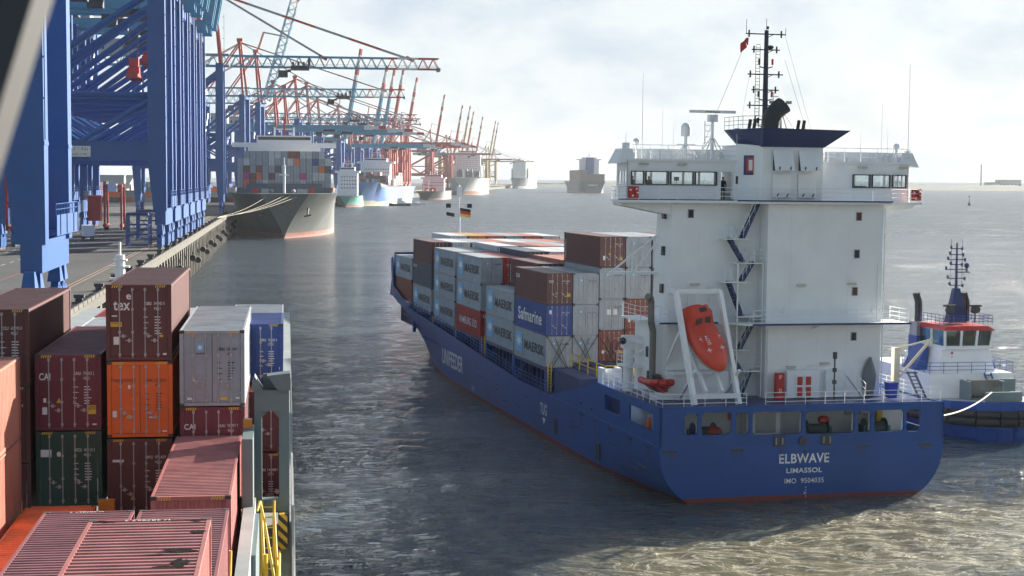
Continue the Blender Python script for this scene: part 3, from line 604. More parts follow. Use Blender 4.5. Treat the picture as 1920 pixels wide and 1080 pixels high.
# --- superstructure
tow = MB(); tow.hexa([(-8.75, 6.5, 6.9), (-1.0, 6.5, 6.9), (-1.0, 10.4, 6.9), (-8.75, 10.4, 6.9), (-8.40, 6.5, 21.8), (-1.0, 6.5, 21.8), (-1.0, 10.0, 21.8), (-8.40, 10.0, 21.8)])
tow.box(-1.3, 8.3, 4.7, 10.6, 6.9, 21.8); tow.box(-6.0, 6.8, 10.5, 15, 6.9, 21.0)
for z in (9.9, 15.4, 18.4): tow.box(-1.303, 8.303, 4.693, 4.8, z, z+.035); 
for x in (2.9,): tow.box(x, x+.05, 4.69, 4.8, 6.9, 21.8)
tow.box(-8.6, -1.35, 6.492, 6.5, 12.2, 12.24); tow.box(-8.5, -1.35, 6.492, 6.5, 17.6, 17.63)
tow.path([(8.38, 4.62, 6.9), (8.38, 4.62, 21.6)], .05, 5); tow.path([(-1.15, 4.62, 7), (-1.15, 4.62, 12.3)], .07, 5); tow.path([(-1.4, 6.3, 12.8), (-1.4, 6.3, 21.5)], .045, 5)
for x in (-6.2, -4.1): tow.box(x, x+.03, 6.485, 6.5, 9.2, 21.6)
for x in (.6, 5.4): tow.box(x, x+.03, 4.685, 4.7, 7, 21.7)
for z in (8.3, 13.9, 16.9, 20.3): tow.box(-1.3, 8.3, 4.686, 4.7, z, z+.022); tow.box(-8.5, -1.35, 6.486, 6.5, z+.3, z+.322)
for x, y, z in ((-5.2, 6.4, 14.4), (-7.6, 6.4, 14.2), (.2, 4.6, 13.7), (7.6, 4.6, 13.6), (4.4, 4.6, 8.9), (-2.3, 6.4, 18.3), (-2.2, 6.4, 21.0), (-3.9, 6.4, 20.4)): tow.box(x-.14, x+.14, y-.06, y+.12, z-.18, z+.18)
tow.path([(-7.0, 6.42, 13), (-7.0, 6.42, 15.4)], .04, 5); tow.path([(2.2, 4.63, 6.95), (2.2, 4.63, 9.4), (3.4, 4.63, 9.4)], .04, 5); tow.path([(7.9, 4.63, 12.7), (7.9, 4.63, 17.2)], .04, 5)
tow.build('bridge_tower', white, ship)
redglass = mat('window_blind_red', (.10, .035, .035), .1, var=0)
def port(x, z, yy, m): 
    f = MB(); f.box(x-.24, x+.24, yy-.03, yy+.05, z-.34, z+.34); w = f.build('window', steel, ship); g = MB(); g.box(x-.19, x+.19, yy-.04, yy, z-.29, z+.29); g.build('pane', m, w)
for x, z, yy, m in ((6.2, 20.9, 4.68, redglass), (6.1, 18.0, 4.68, darkglass), (6.0, 15.1, 4.68, redglass), (6.0, 12.0-.4, 4.68, darkglass), (-6.9, 21.0, 6.48, darkglass)): port(x, z, yy, m)
for z in (20.9, 18.1, 15.2, 11.4): f = MB(); f.box(-8.62 if z > 17 else -8.72, -8.4, 7.7, 8.3, z-.35, z+.35); f.build('window', darkglass, ship)
lf = MB()
for x, z, yy in ((1.5, 15.6, 4.6), (5.7, 15.7, 4.6), (3.6, 9.55, 4.6), (-6.5, 15.6, 6.4), (.8, 9.3, 4.6), (-7.5, 24.75, 6.9), (-10.6, 24.75, 6.9), (7.5, 24.7, 6.9), (11, 24.7, 6.9)): lf.box(x-.35, x+.35, yy-.12, yy+.1, z-.07, z+.08)
lf.build('floodlight', mat('lamp_housing', (.5, .48, .42), .4), ship)
# bridge deck slab, wing brackets
bd = MB(); bd.prism([(-12.9, 6.0), (-3.5, 5.4), (-2.4, 4.0), (8.6, 4.0), (9.2, 5.4), (12.2, 6.0), (12.2, 9.9), (-12.2, 9.9)], 'z', 21.82, 22.02)
for sx, x0, x1 in ((-1, -8.4, -12.2), (1, 8.3, 12.1)):
    bd.hexa([(x0, 6.6, 20.9), (x0, 9.8, 20.9), (x1, 9.6, 21.6), (x1, 7.0, 21.6), (x0, 6.6, 21.83), (x0, 9.8, 21.83), (x1, 9.6, 21.83), (x1, 7.0, 21.83)])
bd.build('bridge_deck', white, ship)
bt = MB(); bt.prism([(-3.6, 5.3), (-2.5, 3.9), (8.7, 3.9), (8.7, 4.02), (-2.4, 4.02), (-3.5, 5.42)], 'z', 22.0, 22.1); bt.box(-1.3, 8.6, 3.95, 4.7, 22.02, 22.05); bt.box(-12.8, -3.6, 6.05, 6.2, 22.02, 22.1); bt.build('deck_edge', navy, ship)
# wheelhouse with real windows on both sides
wh = MB(); z0, hgt = 22.02, 2.95
aft = [(-11.55, -10.6), (-10.4, -8.62), (-8.4, -6.62), (-6.42, -4.7)]; aftR = [(6.72, 8.15), (8.36, 9.85), (10.1, 11.25)]
hl = [(a+11.9, b+11.9, 1.18, 2.16) for a, b in aft]+[(-4.3+11.9, -3.45+11.9, 0.05, 2.2)]+[(a+11.9, b+11.9, 1.12, 2.1) for a, b in aftR]
wh.wall((-11.9, 7, z0), X, Z_, 10.0, hgt, [h for h in hl if h[1] < 10], .1); wh.wall((3.1, 7, z0), X, Z_, 8.4, hgt, [(h[0]-15, h[1]-15, h[2], h[3]) for h in hl if h[0] > 10], .1)
fr = [(0.25+i*1.32, 0.25+i*1.32+1.14, 1.12, 2.2) for i in range(18)]
wh.wall((-11.9, 9.5, z0), X, Z_, 23.5, hgt, fr, .1)
for x, s_ in ((-11.9, 1), (11.5, -1)): wh.wall((x, 9.5 if s_ > 0 else 7, z0), (0, -1, 0) if s_ > 0 else (0, 1, 0), Z_, 2.5, hgt, [(.25, .95, 1.2, 2.2), (1.1, 1.6, 1.2, 2.2), (1.75, 2.3, 1.2, 2.2)], .1)
wh.box(-11.75, 11.35, 7.15, 9.4, 22.02, 22.06, 1); wh.box(-11.95, 11.65, 6.9, 9.7, 24.97, 25.15)
wh.build('wheelhouse', [white, dark], ship)
gl = MB()
for a, b in aft: gl.box(a, b, 7.03, 7.05, 23.2, 24.18)
for a, b in aftR: gl.box(a, b, 7.03, 7.05, 23.14, 24.12)
for h in fr: gl.box(-11.9+h[0], -11.9+h[1], 9.44, 9.46, 23.14, 24.22)
gl.build('window_pane', glass, ship)
fr2 = MB()
for a, b in aft+aftR:
    z1, z2 = (23.2, 24.18) if a < 0 else (23.14, 24.12)
    for x in (a, b): fr2.box(x-.04, x+.04, 6.86, 7.0, z1-.04, z2+.04)
    for z in (z1, z2): fr2.box(a, b, 6.87, 7.0, z-.04, z+.04)
fr2.build('window_frame', dark, ship)
cons = MB(); cons.box(-9.0, -5.2, 8.8, 9.25, 22.06, 23.2); cons.box(-11.3, -10.5, 8.0, 9, 22.06, 23.1); cons.box(7, 8.8, 8.8, 9.2, 22.06, 23.25); cons.box(9.6, 10.4, 8.5, 9, 22.06, 23.2); cons.tube((-7.2, 9, 23.2), (-7.2, 9, 23.7), .03, 4); cons.box(-7.4, -7.0, 9, 9.05, 23.5, 23.8); cons.build('console', dark, ship)
# roof parapet with eaves, rails
pa = MB(); pa.box(-11.7, 11.4, 9.5, 9.6, 25.15, 25.95)
for i in range(24): pa.box(-11.6+i*1, -11.54+i*1, 9.35, 9.5, 25.15, 25.9)
for x0, x1, xe in ((-12.15, -11.3, -12.75), (11.9, 11.0, 12.4)):
    pa.hexa([(xe, 7.0, 24.75), (x1, 7.0, 24.95), (x1, 9.5, 24.95), (xe, 9.3, 24.75), (x0, 7.2, 25.9), (x1, 7.2, 25.9), (x1, 9.4, 25.9), (x0, 9.2, 25.9)])
pa.build('roof_parapet', white, ship)
r = MB(); rail(r, [(-11.4, 7.1, 25.15), (-3.0, 7.1, 25.15)], 1.05); rail(r, [(3.2, 7.1, 25.15), (11.6, 7.1, 25.15)], 1.05); rail(r, [(-12.8, 6.1, 22.02), (-3.6, 5.5, 22.02), (-2.5, 4.1, 22.02), (8.6, 4.1, 22.02), (12.1, 6.1, 22.02)], 1.0); rail(r, [(-12.8, 6.1, 22.02), (-12.2, 9.8, 22.02)], 1.0); rail(r, [(12.1, 6.1, 22.02), (12.1, 9.8, 22.02)], 1.0)
rail(r, [(-2.9, 3.3, 12.78), (9.9, 3.3, 12.78), (9.9, 6.4, 12.78)], 1.0); rail(r, [(-9.6, 5.4, 12.78), (-4.9, 5.4, 12.78)], 1.0)
rail(r, [(-3.1, .15, 6.95), (11.1, .15, 6.95), (11.1, 15, 6.95)], 1.0); rail(r, [(-11.1, 15, 6.95), (-11.1, .2, 6.95), (-4.6, .15, 6.95)], 1.0); rail(r, [(3.4, 5.2, 25.15), (3.4, 7, 25.15)], 1.0); rail(r, [(-10.3, 12.5, 12.78), (-10.3, 8, 12.78), (-8.7, 8, 12.78)], 1.0); rail(r, [(-10.9, 11.9, 9), (-10.9, 9.6, 9), (-8.9, 9.6, 9)], 1.0)
r.build('railing', white, ship)
# gallery decks
g = MB(); g.prism([(-3.0, 3.2), (10.1, 3.2), (10.1, 6.6), (8.32, 6.6), (8.32, 4.68), (-1.32, 4.68), (-1.32, 6.48), (-9.7, 6.48), (-9.7, 5.3), (-5.0, 5.3)], 'z', 12.62, 12.74); g.box(-10.4, -8.8, 7.9, 12.6, 12.6, 12.74); g.prism([(3.2, 12.62), (4.6, 12.62), (4.6, 12.2)], 'x', 2.5, 2.6)
g.build('gallery_deck', white, ship); g = MB(); g.box(-3.0, 10.1, 3.12, 3.2, 12.64, 12.78); g.box(-9.7, -5, 5.22, 5.3, 12.64, 12.78); g.build('deck_edge', navy, ship)
# outside stairs
def flight(x0, z0, x1, z1, y=5.6):
    q = MB()
    for yy in (y-.32, y+.32): q.beam((x0, yy, z0), (x1, yy, z1), .06, .22)
    k = max(3, int((z0-z1)/.24))
    for i in range(k+1): t = i/k; q.box(x0+(x1-x0)*t-.14, x0+(x1-x0)*t+.14, y-.3, y+.3, z0+(z1-z0)*t-.03, z0+(z1-z0)*t+.03)
    f = q.build('stair_flight', navy, ship); q = MB()
    for yy in (y-.34, y+.34): q.tube((x0, yy, z0+.95), (x1, yy, z1+.95), .022, 4); q.tube((x0, yy, z0+.5), (x1, yy, z1+.5), .02, 4); [q.tube((x0+(x1-x0)*t, yy, z0+(z1-z0)*t), (x0+(x1-x0)*t, yy, z0+(z1-z0)*t+.95), .022, 4) for t in (0, .33, .66, 1)]
    q.build('handrail', white, f)
for a in ((-1.75, 22.0, -3.05, 19.2), (-4.1, 19.15, -3.0, 17.4), (-2.15, 17.35, -3.05, 15.9), (-4.1, 15.85, -3.0, 13.2), (-2.1, 12.6, -3.1, 10.7), (-4.0, 10.6, -3.0, 9.0), (-2.2, 9.0, -3.0, 7.0)): flight(*a)
la = MB()
for z, x0, x1 in ((19.15, -4.6, -2.6), (17.3, -3.6, -1.4), (15.85, -4.6, -2.6), (10.65, -4.2, -2.4), (9.0, -3.4, -1.4), (13.2, -3.4, -1.4)): la.box(x0, x1, 5.1, 6.48, z-.08, z)
la.box(-3.55, -3.45, 5.1, 5.2, 7, 17.3); la.box(-1.5, -1.42, 5.1, 5.2, 7, 17.3); la.build('stair_landing', white, ship)
r = MB()
for z, x0, x1 in ((17.3, -2.9, -1.4), (15.85, -4.6, -4.0), (19.15, -4.6, -4.0), (9.0, -2.9, -1.4)): rail(r, [(x0, 5.15, z), (x1, 5.15, z)], 1.0, 3, .02, .8)
r.build('railing', white, ship)
# funnel casing with hatch flaps, flared top
fu = MB(); fu.hexa([(-3.2, 7.0, 22.02), (-1.85, 4.72, 22.02), (3.1, 4.72, 22.02), (3.1, 9.6, 22.02), (-3.1, 7.0, 26.4), (-1.85, 4.72, 26.2), (3.1, 4.72, 26.2), (3.1, 9.6, 26.4)]); fu.box(-3.1, 3.1, 7.0, 10, 22.02, 26.3); fu.build('funnel_casing', white, ship)
ft = MB(); ft.hexa([(-1.9, 4.6, 26.15), (3.15, 4.6, 26.15), (3.15, 9.7, 26.15), (-1.9, 9.7, 26.15), (-2.35, 3.4, 27.55), (4.75, 3.4, 27.45), (4.75, 10.6, 27.45), (-2.35, 10.6, 27.55)]); ft.hexa([(-1.95, 4.7, 26.14), (-1.85, 4.5, 26.14), (-1.95, 9, 26.14), (-2.1, 9, 26.14), (-2.36, 3.5, 27.54), (-2.3, 3.39, 27.54), (-3.4, 9, 27.5), (-3.5, 8, 27.5)]); ft.build('funnel_top', navy, ship)
for x0, x1, z0, z1, op_ in ((-1.05, .55, 24.35, 25.9, .55), (1.05, 2.65, 24.35, 25.9, .55), (-1.05, .45, 22.3, 24.1, .08), (1.05, 2.55, 22.3, 24.1, .08)):
    f = MB(); f.hexa([(x0, 4.62-op_, z0), (x1, 4.62-op_, z0), (x1, 4.70-op_, z0), (x0, 4.70-op_, z0), (x0, 4.60, z1), (x1, 4.60, z1), (x1, 4.68, z1), (x0, 4.68, z1)]); 
    fl = f.build('louvre_flap', white, ship); f = MB(); f.box(x0+.05, x1-.05, 4.69, 4.718, z0, z1); f.build('louvre', dark, fl); f = MB()
    for x in (x0+.35, x1-.35): f.tube((x, 4.68-op_, z0+.05), (x, 4.3-op_*.5, z0+.3), .05, 5)
    f.build('hinge', dark, fl)
ex = MB(); p = [(-.35, 7, 27.4), (-.3, 7, 28.2), (-.05, 7, 28.75), (.4, 7, 29.2), (.75, 7, 29.45)]
ex.loft([[(q[0]+.72*math.cos(t)*math.cos(an), q[1]+.72*math.sin(t), q[2]-.72*math.cos(t)*math.sin(an)) for t in [2*math.pi*k/16 for k in range(16)]] for q, an in zip(p, (0, .15, .5, .75, .85))], 0, True, True)
for x in (-2.5, -2.1, 1.5, 1.95): ex.tube((x, 6, 27.5), (x+.12, 6, 28.25), .14, 8)
smooth_angle(ex.build('exhaust_pipe', mat('sooty_pipe', (.035, .037, .04), .6, wear=.4, wcol=(.12, .11, .10)), ship), 50)
rb = MB(); quad(rb, (-2.75, 6.25, 24.0), Vector((1.35, -2.28, 0)).normalized(), Z_, .95, 1.5, 4, .03); quad(rb, (-2.62, 6.03, 24.2), Vector((1.35, -2.28, 0)).normalized(), Z_, .7, 1.1, 5, .035); quad(rb, (-2.5, 5.83, 24.35), Vector((1.35, -2.28, 0)).normalized(), Z_, .36, .8, 0, .04); rb.build('funnel_emblem', LM, ship)
# main mast with yards and lamps
ma = MB(); ma.tube((-.55, 7.6, 27.4), (-.55, 7.6, 35.2), .24, 8, 0, .17)
for z, w in ((34.9, 1.7), (33.7, 1.2), (31.8, 1.5), (30.6, 1.15), (29.4, 1.5), (28.3, .95)): ma.tube((-.55-w, 7.6, z), (-.55+w*.95, 7.6, z), .05, 5); ma.beam((-.55, 7.6, z-.3), (-.55+.6, 7.6, z), .05); [ma.box(-.55+k*w*.85-.05, -.55+k*w*.85+.05, 7.55, 7.65, z-.25, z+.28) for k in (-1, .85)]
for z in (32.4, 29.9, 27.95-.1): [ma.beam((-.55, 7.6, z-.15), (-.55+k*.55, 7.6, z), .08) for k in (-1, 1)]
for k in range(26): ma.tube((-1.35, 7.7, 27.6+k*.26), (-1.0, 7.7, 27.6+k*.26), .02, 4)
for x in (-1.35, -1.0): ma.tube((x, 7.7, 27.5), (x, 7.7, 34), .03, 4)
for a, b in (((-.55, 7.6, 35.2), (-.55, 7.6, 36.1)), ((-2.2, 7.6, 34.9), (-2.2, 7.6, 36.0)), ((1.05, 7.6, 34.9), (1.05, 7.6, 35.4))): ma.tube(a, b, .035, 4)
ma.ball((-.2, 7.6, 33.9), .28, 8, 0, 1, 1, .6); ma.ball((-.45, 7.6, 35.4), .14, 6)
ma.build('mast', mat('dark_mast_paint', (.022, .028, .05), .5), ship)
ml = MB()
for z in (32.55, 30.05, 28.0): ml.tube((.0, 7.6, z), (.0, 7.6, z+.45), .1, 6, 0); ml.tube((-1.1, 7.6, z), (-1.1, 7.6, z+.45), .1, 6, 1)
ml.build('navigation_lamp', [red, black], ship)
wi = MB()
for a, b in (((-2.0, 7.6, 34.8), (-5.9, 8, 25.2)), ((1.0, 7.6, 34.8), (4.5, 9, 26)), ((-1.9, 7.6, 31.7), (-2.6, 7.6, 27.6)), ((1.0, 7.6, 33), (3.6, 9, 27.5)), ((.6, 7.6, 31), (2.2, 8, 27.5))): wi.tube(a, b, .014, 4)
wi.build('rigging', steel, ship)
f = MB(); vs = []; 
for i in range(7):
    for j in range(5): u, v = i/6, j/4; vs.append((-2.05-.65*u, 7.5+.12*math.sin(u*7+v*2), 34.55-.75*v-.4*u*u+.05*math.sin(u*6)))
f.add(vs, [(i*5+j, i*5+j+1, i*5+j+6, i*5+j+5) for i in range(6) for j in range(4)])
fo = f.build('flag', red, None, True); fo.matrix_world = EM; T(fo, 'small red flag flying from the mast of the blue feeder', 'flag')
rr = MB(); rail(rr, [(-3.4, 8.8, 27.5), (-3.4, 5, 27.5), (-2.2, 4.2, 27.5)], .95, 3, .02, 1.0); rr.build('railing', dark, ship)
def radar(x, y, zb, zt, wbar, lab, word=None, m=white):
    q = MB(); q.tube((x, y, zb), (x, y, zt-.35), .16, 8, 0, .12); q.box(x-.35, x+.35, y-.25, y+.25, zt-.75, zt-.2); [q.beam((x+sx*1.0, y+sy*.8, zb), (x, y, zb+1.9), .07) for sx in (-1, 1) for sy in (-1, 1)]
    for k in range(4): q.box(x-.62, x-.18, y-.05, y+.05, zb+1.3+k*.45, zb+1.35+k*.45)
    q.box(x-.64, x-.6, y-.05, y+.05, zb+1.2, zb+3)
    o = q.build('radar_mast', m, ship); b = MB(); b.box(x-wbar/2, x+wbar/2, y-.12, y+.12, zt-.08, zt+.14); s_ = b.build('radar_scanner', m, o)
    if word: l = MB(); addtext(l, word, (x-.65, y-.13, zt-.05), X, Z_, 1.2, .15, 1); l.build('lettering', LM, s_)
radar(-4.45, 8.7, 25.15, 28.85, 3.75, '', 'WÄRTSILÄ'); radar(1.15, 8.6, 27.5, 29.7, 1.8, '', None, steel)
q = MB(); q.tube((-6.65, 8.6, 25.15), (-6.65, 8.6, 27.0), .13, 8); [q.beam((-6.65+sx*.9, 8.6+sy*.6, 25.15), (-6.65, 8.6, 26.4), .06) for sx in (-1, 1) for sy in (-1, 1)]; q.box(-7.4, -5.9, 8.55, 8.65, 26.28, 26.34)
dm = q.build('antenna_stand', white, ship); q = MB(); q.ball((-6.65, 8.6, 27.6), .40, 12, 0, 1, 1, 1.0); q.tube((-6.65, 8.6, 26.95), (-6.65, 8.6, 27.6), .38, 12); smooth_angle(q.build('satellite_dome', white, dm), 50)
q = MB()
for x, h, r_ in ((-11.9, 2.0, .03), (-10.6, 6.5, .03), (-9.0, 3.8, .02), (-8.1, 2.6, .02), (-2.9, 2.4, .04), (11.6, 7.8, .035), (7.5, 2.2, .02), (9.3, 4.8, .02), (9.8, 2.6, .02)): q.tube((x, 7.4, 25.15), (x, 7.4, 25.15+h), r_, 5, 0, r_*.4)
q.box(-3.1, -2.7, 7.3, 7.5, 27.4, 27.6); q.ball((-11.0, 7.6, 26.45), .28, 8); q.tube((-11, 7.6, 25.1), (-11, 7.6, 26.4), .06, 5); q.ball((10.7, 7.6, 26.4), .26, 8); q.tube((10.7, 7.6, 25.1), (10.7, 7.6, 26.4), .12, 6); q.box(11.4, 11.75, 7.2, 7.6, 25.2, 26.1); q.box(-12.0, -11.6, 7.4, 8.0, 25.9, 26.35)
q.build('antenna', white, ship)
# doors, ladder, small fittings on the bridge level
q = MB(); q.box(-3.4, -2.75, 6.75, 6.9, 22.1, 24.15); dr = q.build('door', white, ship); q = MB(); q.box(-3.2, -2.95, 6.73, 6.75, 23.3, 23.9); q.build('pane', darkglass, dr)
q = MB(); [q.box(-2.55, -2.15, 6.6, 6.66, 22.3+k*.3, 22.35+k*.3) for k in range(10)]; q.build('ladder', steel, ship)
def buoyring(x, lab):
    o = MB(); vs = []; N, M_ = 18, 8; fs = []; ms = []
    for i in range(N):
        a = 2*math.pi*i/N
        for j in range(M_): b = 2*math.pi*j/M_; vs.append(((.30+.10*math.cos(b))*math.cos(a), .08*math.sin(b), (.30+.10*math.cos(b))*math.sin(a)))
    for i in range(N):
        for j in range(M_): fs.append((i*M_+j, i*M_+(j+1) % M_, ((i+1) % N)*M_+(j+1) % M_, ((i+1) % N)*M_+j)); ms.append(1 if i % 5 == 2 else 0)
    o.add(vs, fs); o.m = ms; b = o.build('lifebuoy', [red, white], None, True); b.matrix_world = EM @ Matrix.Translation((x, 5.85, 22.62)); T(b, lab, 'lifebuoy')
    h = MB(); h.box(x-.42, x+.42, 5.97, 6.03, 22.15, 23.05); h.build('lifebuoy_rack', red, ship)
buoyring(-11.7, 'red lifebuoy on the rail at the left end of the bridge wing'); buoyring(11.7, 'red lifebuoy on the rail at the right end of the bridge wing')
def solid(name, lab, cat, loc, fn, m): q = MB(); fn(q); o = q.build(name, m); o.matrix_world = EM @ Matrix.Translation(loc); return T(o, lab, cat)
solid('fire_box', 'red fire box on the wall beside the bridge stairs', 'box', (-2.05, 6.2, 23.4), lambda q: (q.box(-.28, .28, 0, .3, 0, 1.0), q.box(-.22, .22, -.03, 0, .06, .94), q.box(-.3, .3, -.05, .3, 1.0, 1.06)), red)
# --- aft deck: lockers, door, bin, boats
def locker(loc, lab, h, lid): 
    o = empty('fire_locker', EM @ Vector(loc), rot=EROT); T(o, lab, 'locker'); q = MB(); q.box(-.33, .33, 0, .45, 0, h); q.build('body', red, o); q = MB(); q.box(-.29, .29, -.03, 0, .05, h-.05); d_ = q.build('door', red, o); q = MB(); addtext(q, lid, (-.1, -.03, h*.45), X, Z_, .2, .3, 0); q.build('lettering', LM, d_)
locker((-.35, 3.9, 6.92), 'lower red fire locker against the white tower on the aft deck', 1.15, 'D'); locker((-.35, 3.9, 8.08), 'upper red fire locker stacked on the lower one', .85, 'F')
q = MB(); q.box(.3, 3.0, 4.2, 4.68, 6.95, 9.1); q.box(3.6, 5.0, 4.3, 4.68, 6.95, 9.0); q.build('deckhouse_entrance', white, ship)
for x in (1.05, 1.75): q = MB(); q.box(x, x+.6, 4.12, 4.2, 7.0, 8.75); d_ = q.build('door', white, ship); q = MB(); q.box(x+.08, x+.52, 4.10, 4.12, 7.95, 8.6); q.box(x+.08, x+.52, 4.10, 4.12, 7.05, 7.8); q.build('door_panel', red, d_)
q = MB(); q.tube((2.75, 1.0, 6.95), (2.75, 1.0, 10.6), .07, 6); q.box(2.62, 2.88, .9, 1.1, 10.3, 10.8); q.box(2.62, 2.88, .9, 1.1, 9.3, 9.6); q.box(2.62, 2.88, .9, 1.1, 8.4, 8.7); q.build('stern_light_post', dark, ship)
q = MB(); secs = []
for i in range(13): t = i/12; w = .62*math.sin(math.pi*min(1, .12+t*.88))**.8 if t > .45 else .62*(1-.35*(1-t/.45)); w = max(w, .03) if i < 12 else .02; secs.append([(-w, .0, t*3.05), (-w*.7, -.28, t*3.05), (0, -.40, t*3.05), (w*.7, -.28, t*3.05), (w, 0, t*3.05)])
q.loft(secs); bo = q.build('upright_boat', mat('grey_fibreglass', (.13, .15, .17), .45, var=.2)); bo.matrix_world = EM @ Matrix.Translation((7.3, 4.5, 6.95)); smooth_angle(bo, 50); T(bo, 'grey pointed boat shell standing upright against the white tower', 'boat')
solid('waste_bin', 'blue waste bin beside the upright grey boat', 'bin', (8.6, 3.3, 6.95), lambda q: (q.hexa([(-.32, -.3, 0), (.32, -.3, 0), (.32, .3, 0), (-.32, .3, 0), (-.4, -.38, 1.1), (.4, -.38, 1.1), (.4, .38, 1.1), (-.4, .38, 1.1)]), q.box(-.43, .43, -.41, .41, 1.1, 1.2)), mat('blue_plastic', (.02, .05, .4), .4))
ct = empty('stores_crane', EM @ Vector((10.3, 6.0, 6.95)), rot=EROT); T(ct, 'cream deck crane with a slanting jib at the stern right corner', 'crane'); cream = mat('cream_paint', (.62, .58, .45), .4, wear=.3)
q = MB(); q.box(-.25, .25, -.25, .25, 0, 3.6); q.build('post', cream, ct); q = MB(); q.beam((.2, -.1, 1.2), (2.6, -1.0, 4.4), .2, .2); q.beam((0, 0, 3.5), (2.5, -1, 4.3), .12, .12); q.build('jib', cream, ct)
solid('deck_machine', 'yellow deck machine with rounded hood behind the stern right rail', 'machine', (9.2, 8.2, 6.95), lambda q: (q.box(-.5, .5, -.5, .5, 0, 1.3), q.tube((-.4, 0, 1.3), (.4, 0, 1.3), .5, 10), q.box(-.9, -.5, -.2, .2, .4, .8)), yellow)
q = MB(); [q.box(10.4+k*.02, 11.0, 2.2+k*.28, 2.4+k*.28, 6.95+k*.25, 7.0+k*.25) for k in range(7)]; q.beam((10.4, 2.2, 7), (10.4, 4.2, 8.8), .08, .2); q.beam((11, 2.2, 7), (11, 4.2, 8.8), .08, .2); q.box(10.2, 11.2, 4.0, 5.2, 8.7, 8.8); q.build('gangway_steps', navy, ship)
q = MB(); q.beam((4.9, 3.4, 8.7), (6.3, 3.4, 7.0), .5, .08); rail(q, [(5.0, 3.0, 8.6), (6.3, 3.0, 7.2)], .9, 2, .025, .7); q.build('deck_steps', white, ship)
# port side lower deckhouse and small crane pedestal
q = MB(); q.box(-9.4, -8.3, 7.5, 12, 6.92, 12.6); q.box(-8.9, -4.0, 5.4, 6.5, 6.92, 9.0); q.box(-10.9, -8.9, 9.6, 12.0, 8.85, 8.98); q.build('deckhouse', white, ship)
q = MB(); q.box(-9.05, -8.6, 7.44, 7.5, 7.6, 8.5); q.box(-9.44, -9.4, 8.6, 9.2, 9.8, 10.6); q.build('window', darkglass, ship)
ck = empty('provision_crane', EM @ Vector((-10.4, 10.6, 6.92)), rot=EROT); T(ck, 'small white crane on the port side next to the rescue boat', 'crane')
q = MB(); q.tube((0, 0, 0), (0, 0, 3.4), .42, 12); q.box(-.5, .5, -.4, .4, 3.4, 4.4); q.build('pedestal', white, ck); q = MB(); q.beam((-.3, -.2, 4.2), (3.6, -2.0, 3.4), .22, .3); q.tube((0, -.3, 2.6), (1.6, -1.1, 3.7), .1, 6); q.build('jib', white, ck); q = MB(); q.ball((-.55, -.3, 4.0), .3, 8); q.build('lamp', dark, ck)
q = MB(); q.path([(-9.75, 6.6, 7), (-9.75, 6.6, 12.0), (-9.95, 6.5, 12.7), (-9.95, 6.5, 14.2), (-10.1, 6.3, 14.6), (-10.4, 6.1, 14.7)], .26, 10); q.build('vent_pipe', mat('brown_grey_pipe', (.16, .15, .13), .6, wear=.5), ship)
# truss bracket on the tower reaching over the containers
q = MB(); q.box(-12.4, -8.5, 9.3, 9.9, 16.2, 16.4); q.beam((-12.2, 9.6, 16.4), (-8.6, 9.6, 19.2), .14); q.beam((-10.4, 9.6, 16.4), (-8.6, 9.6, 18.6), .12); q.beam((-10.5, 9.6, 16.4), (-10.5, 9.6, 17.6), .12); q.build('side_bracket', white, ship)
q = MB(); q.ball((-6.4, 2.0, 4.9), .5, 10, 0, 1.3, 1, .8); q.build('mooring_buoy', mat('lifeboat_orange_dark', (.5, .06, .03), .5), ship); q = MB(); q.ball((2.6, 2.4, 5.5), .42, 10, 0, 1.2, 1, .8); q.build('mooring_buoy', red, ship); q = MB(); q.box(-4.0, -3.5, 5.2, 5.39, 5.2, 6.5); q.build('fire_hose_box', red, ship); q = MB(); q.box(-2.6, -1.0, 3.12, 3.2, 4.5, 6.0); q.box(5.7, 7.0, 5.2, 5.39, 5.4, 6.3); q.build('switch_cabinet', steel, ship); q = MB(); q.box(7.3, 7.8, 3.0, 3.4, 4.03, 6.6); q.build('ladder_frame', yellow, ship)
# hatch at the fore side of the deckhouse, yellow guard rails
q = MB(); q.box(-9.3, 9.3, 18, 32.6, 3.9, 6.0); q.box(-8.6, 8.6, 20, 32, 6.0, 6.35); q.box(-11.0, -9.2, 22, 30, 3.95, 6.5); q.build('aft_hatch', [navy], ship); q = MB(); addtext(q, '06', (-6.3, 19.99, 6.05), X, Z_, .7, .4, 0); q.build('lettering', LM, ship)
q = MB(); rail(q, [(-9.0, 31.5, 6.4), (-9.0, 21, 6.4), (8, 21, 6.4)], 1.3, 2, .05, 2.4); q.build('guard_rail', yellow, ship)
q = MB(); [q.ball((x, 24, 6.8), .55, 10, 0, 1.2, 1, .8) for x in (-5.2, -4.2)]; q.box(-3.2, -2.5, 24, 24.6, 6.36, 7.2); q.build('ventilator_cowl', yellow, ship)
q = MB(); q.tube((-10.3, 17.4, 7.2), (-9.2, 17.4, 7.2), .7, 14); q.box(-10.6, -10.3, 16.8, 18, 6.5, 8); q.box(-9.2, -8.9, 16.8, 18, 6.5, 8); q.build('rope_reel', white, ship)
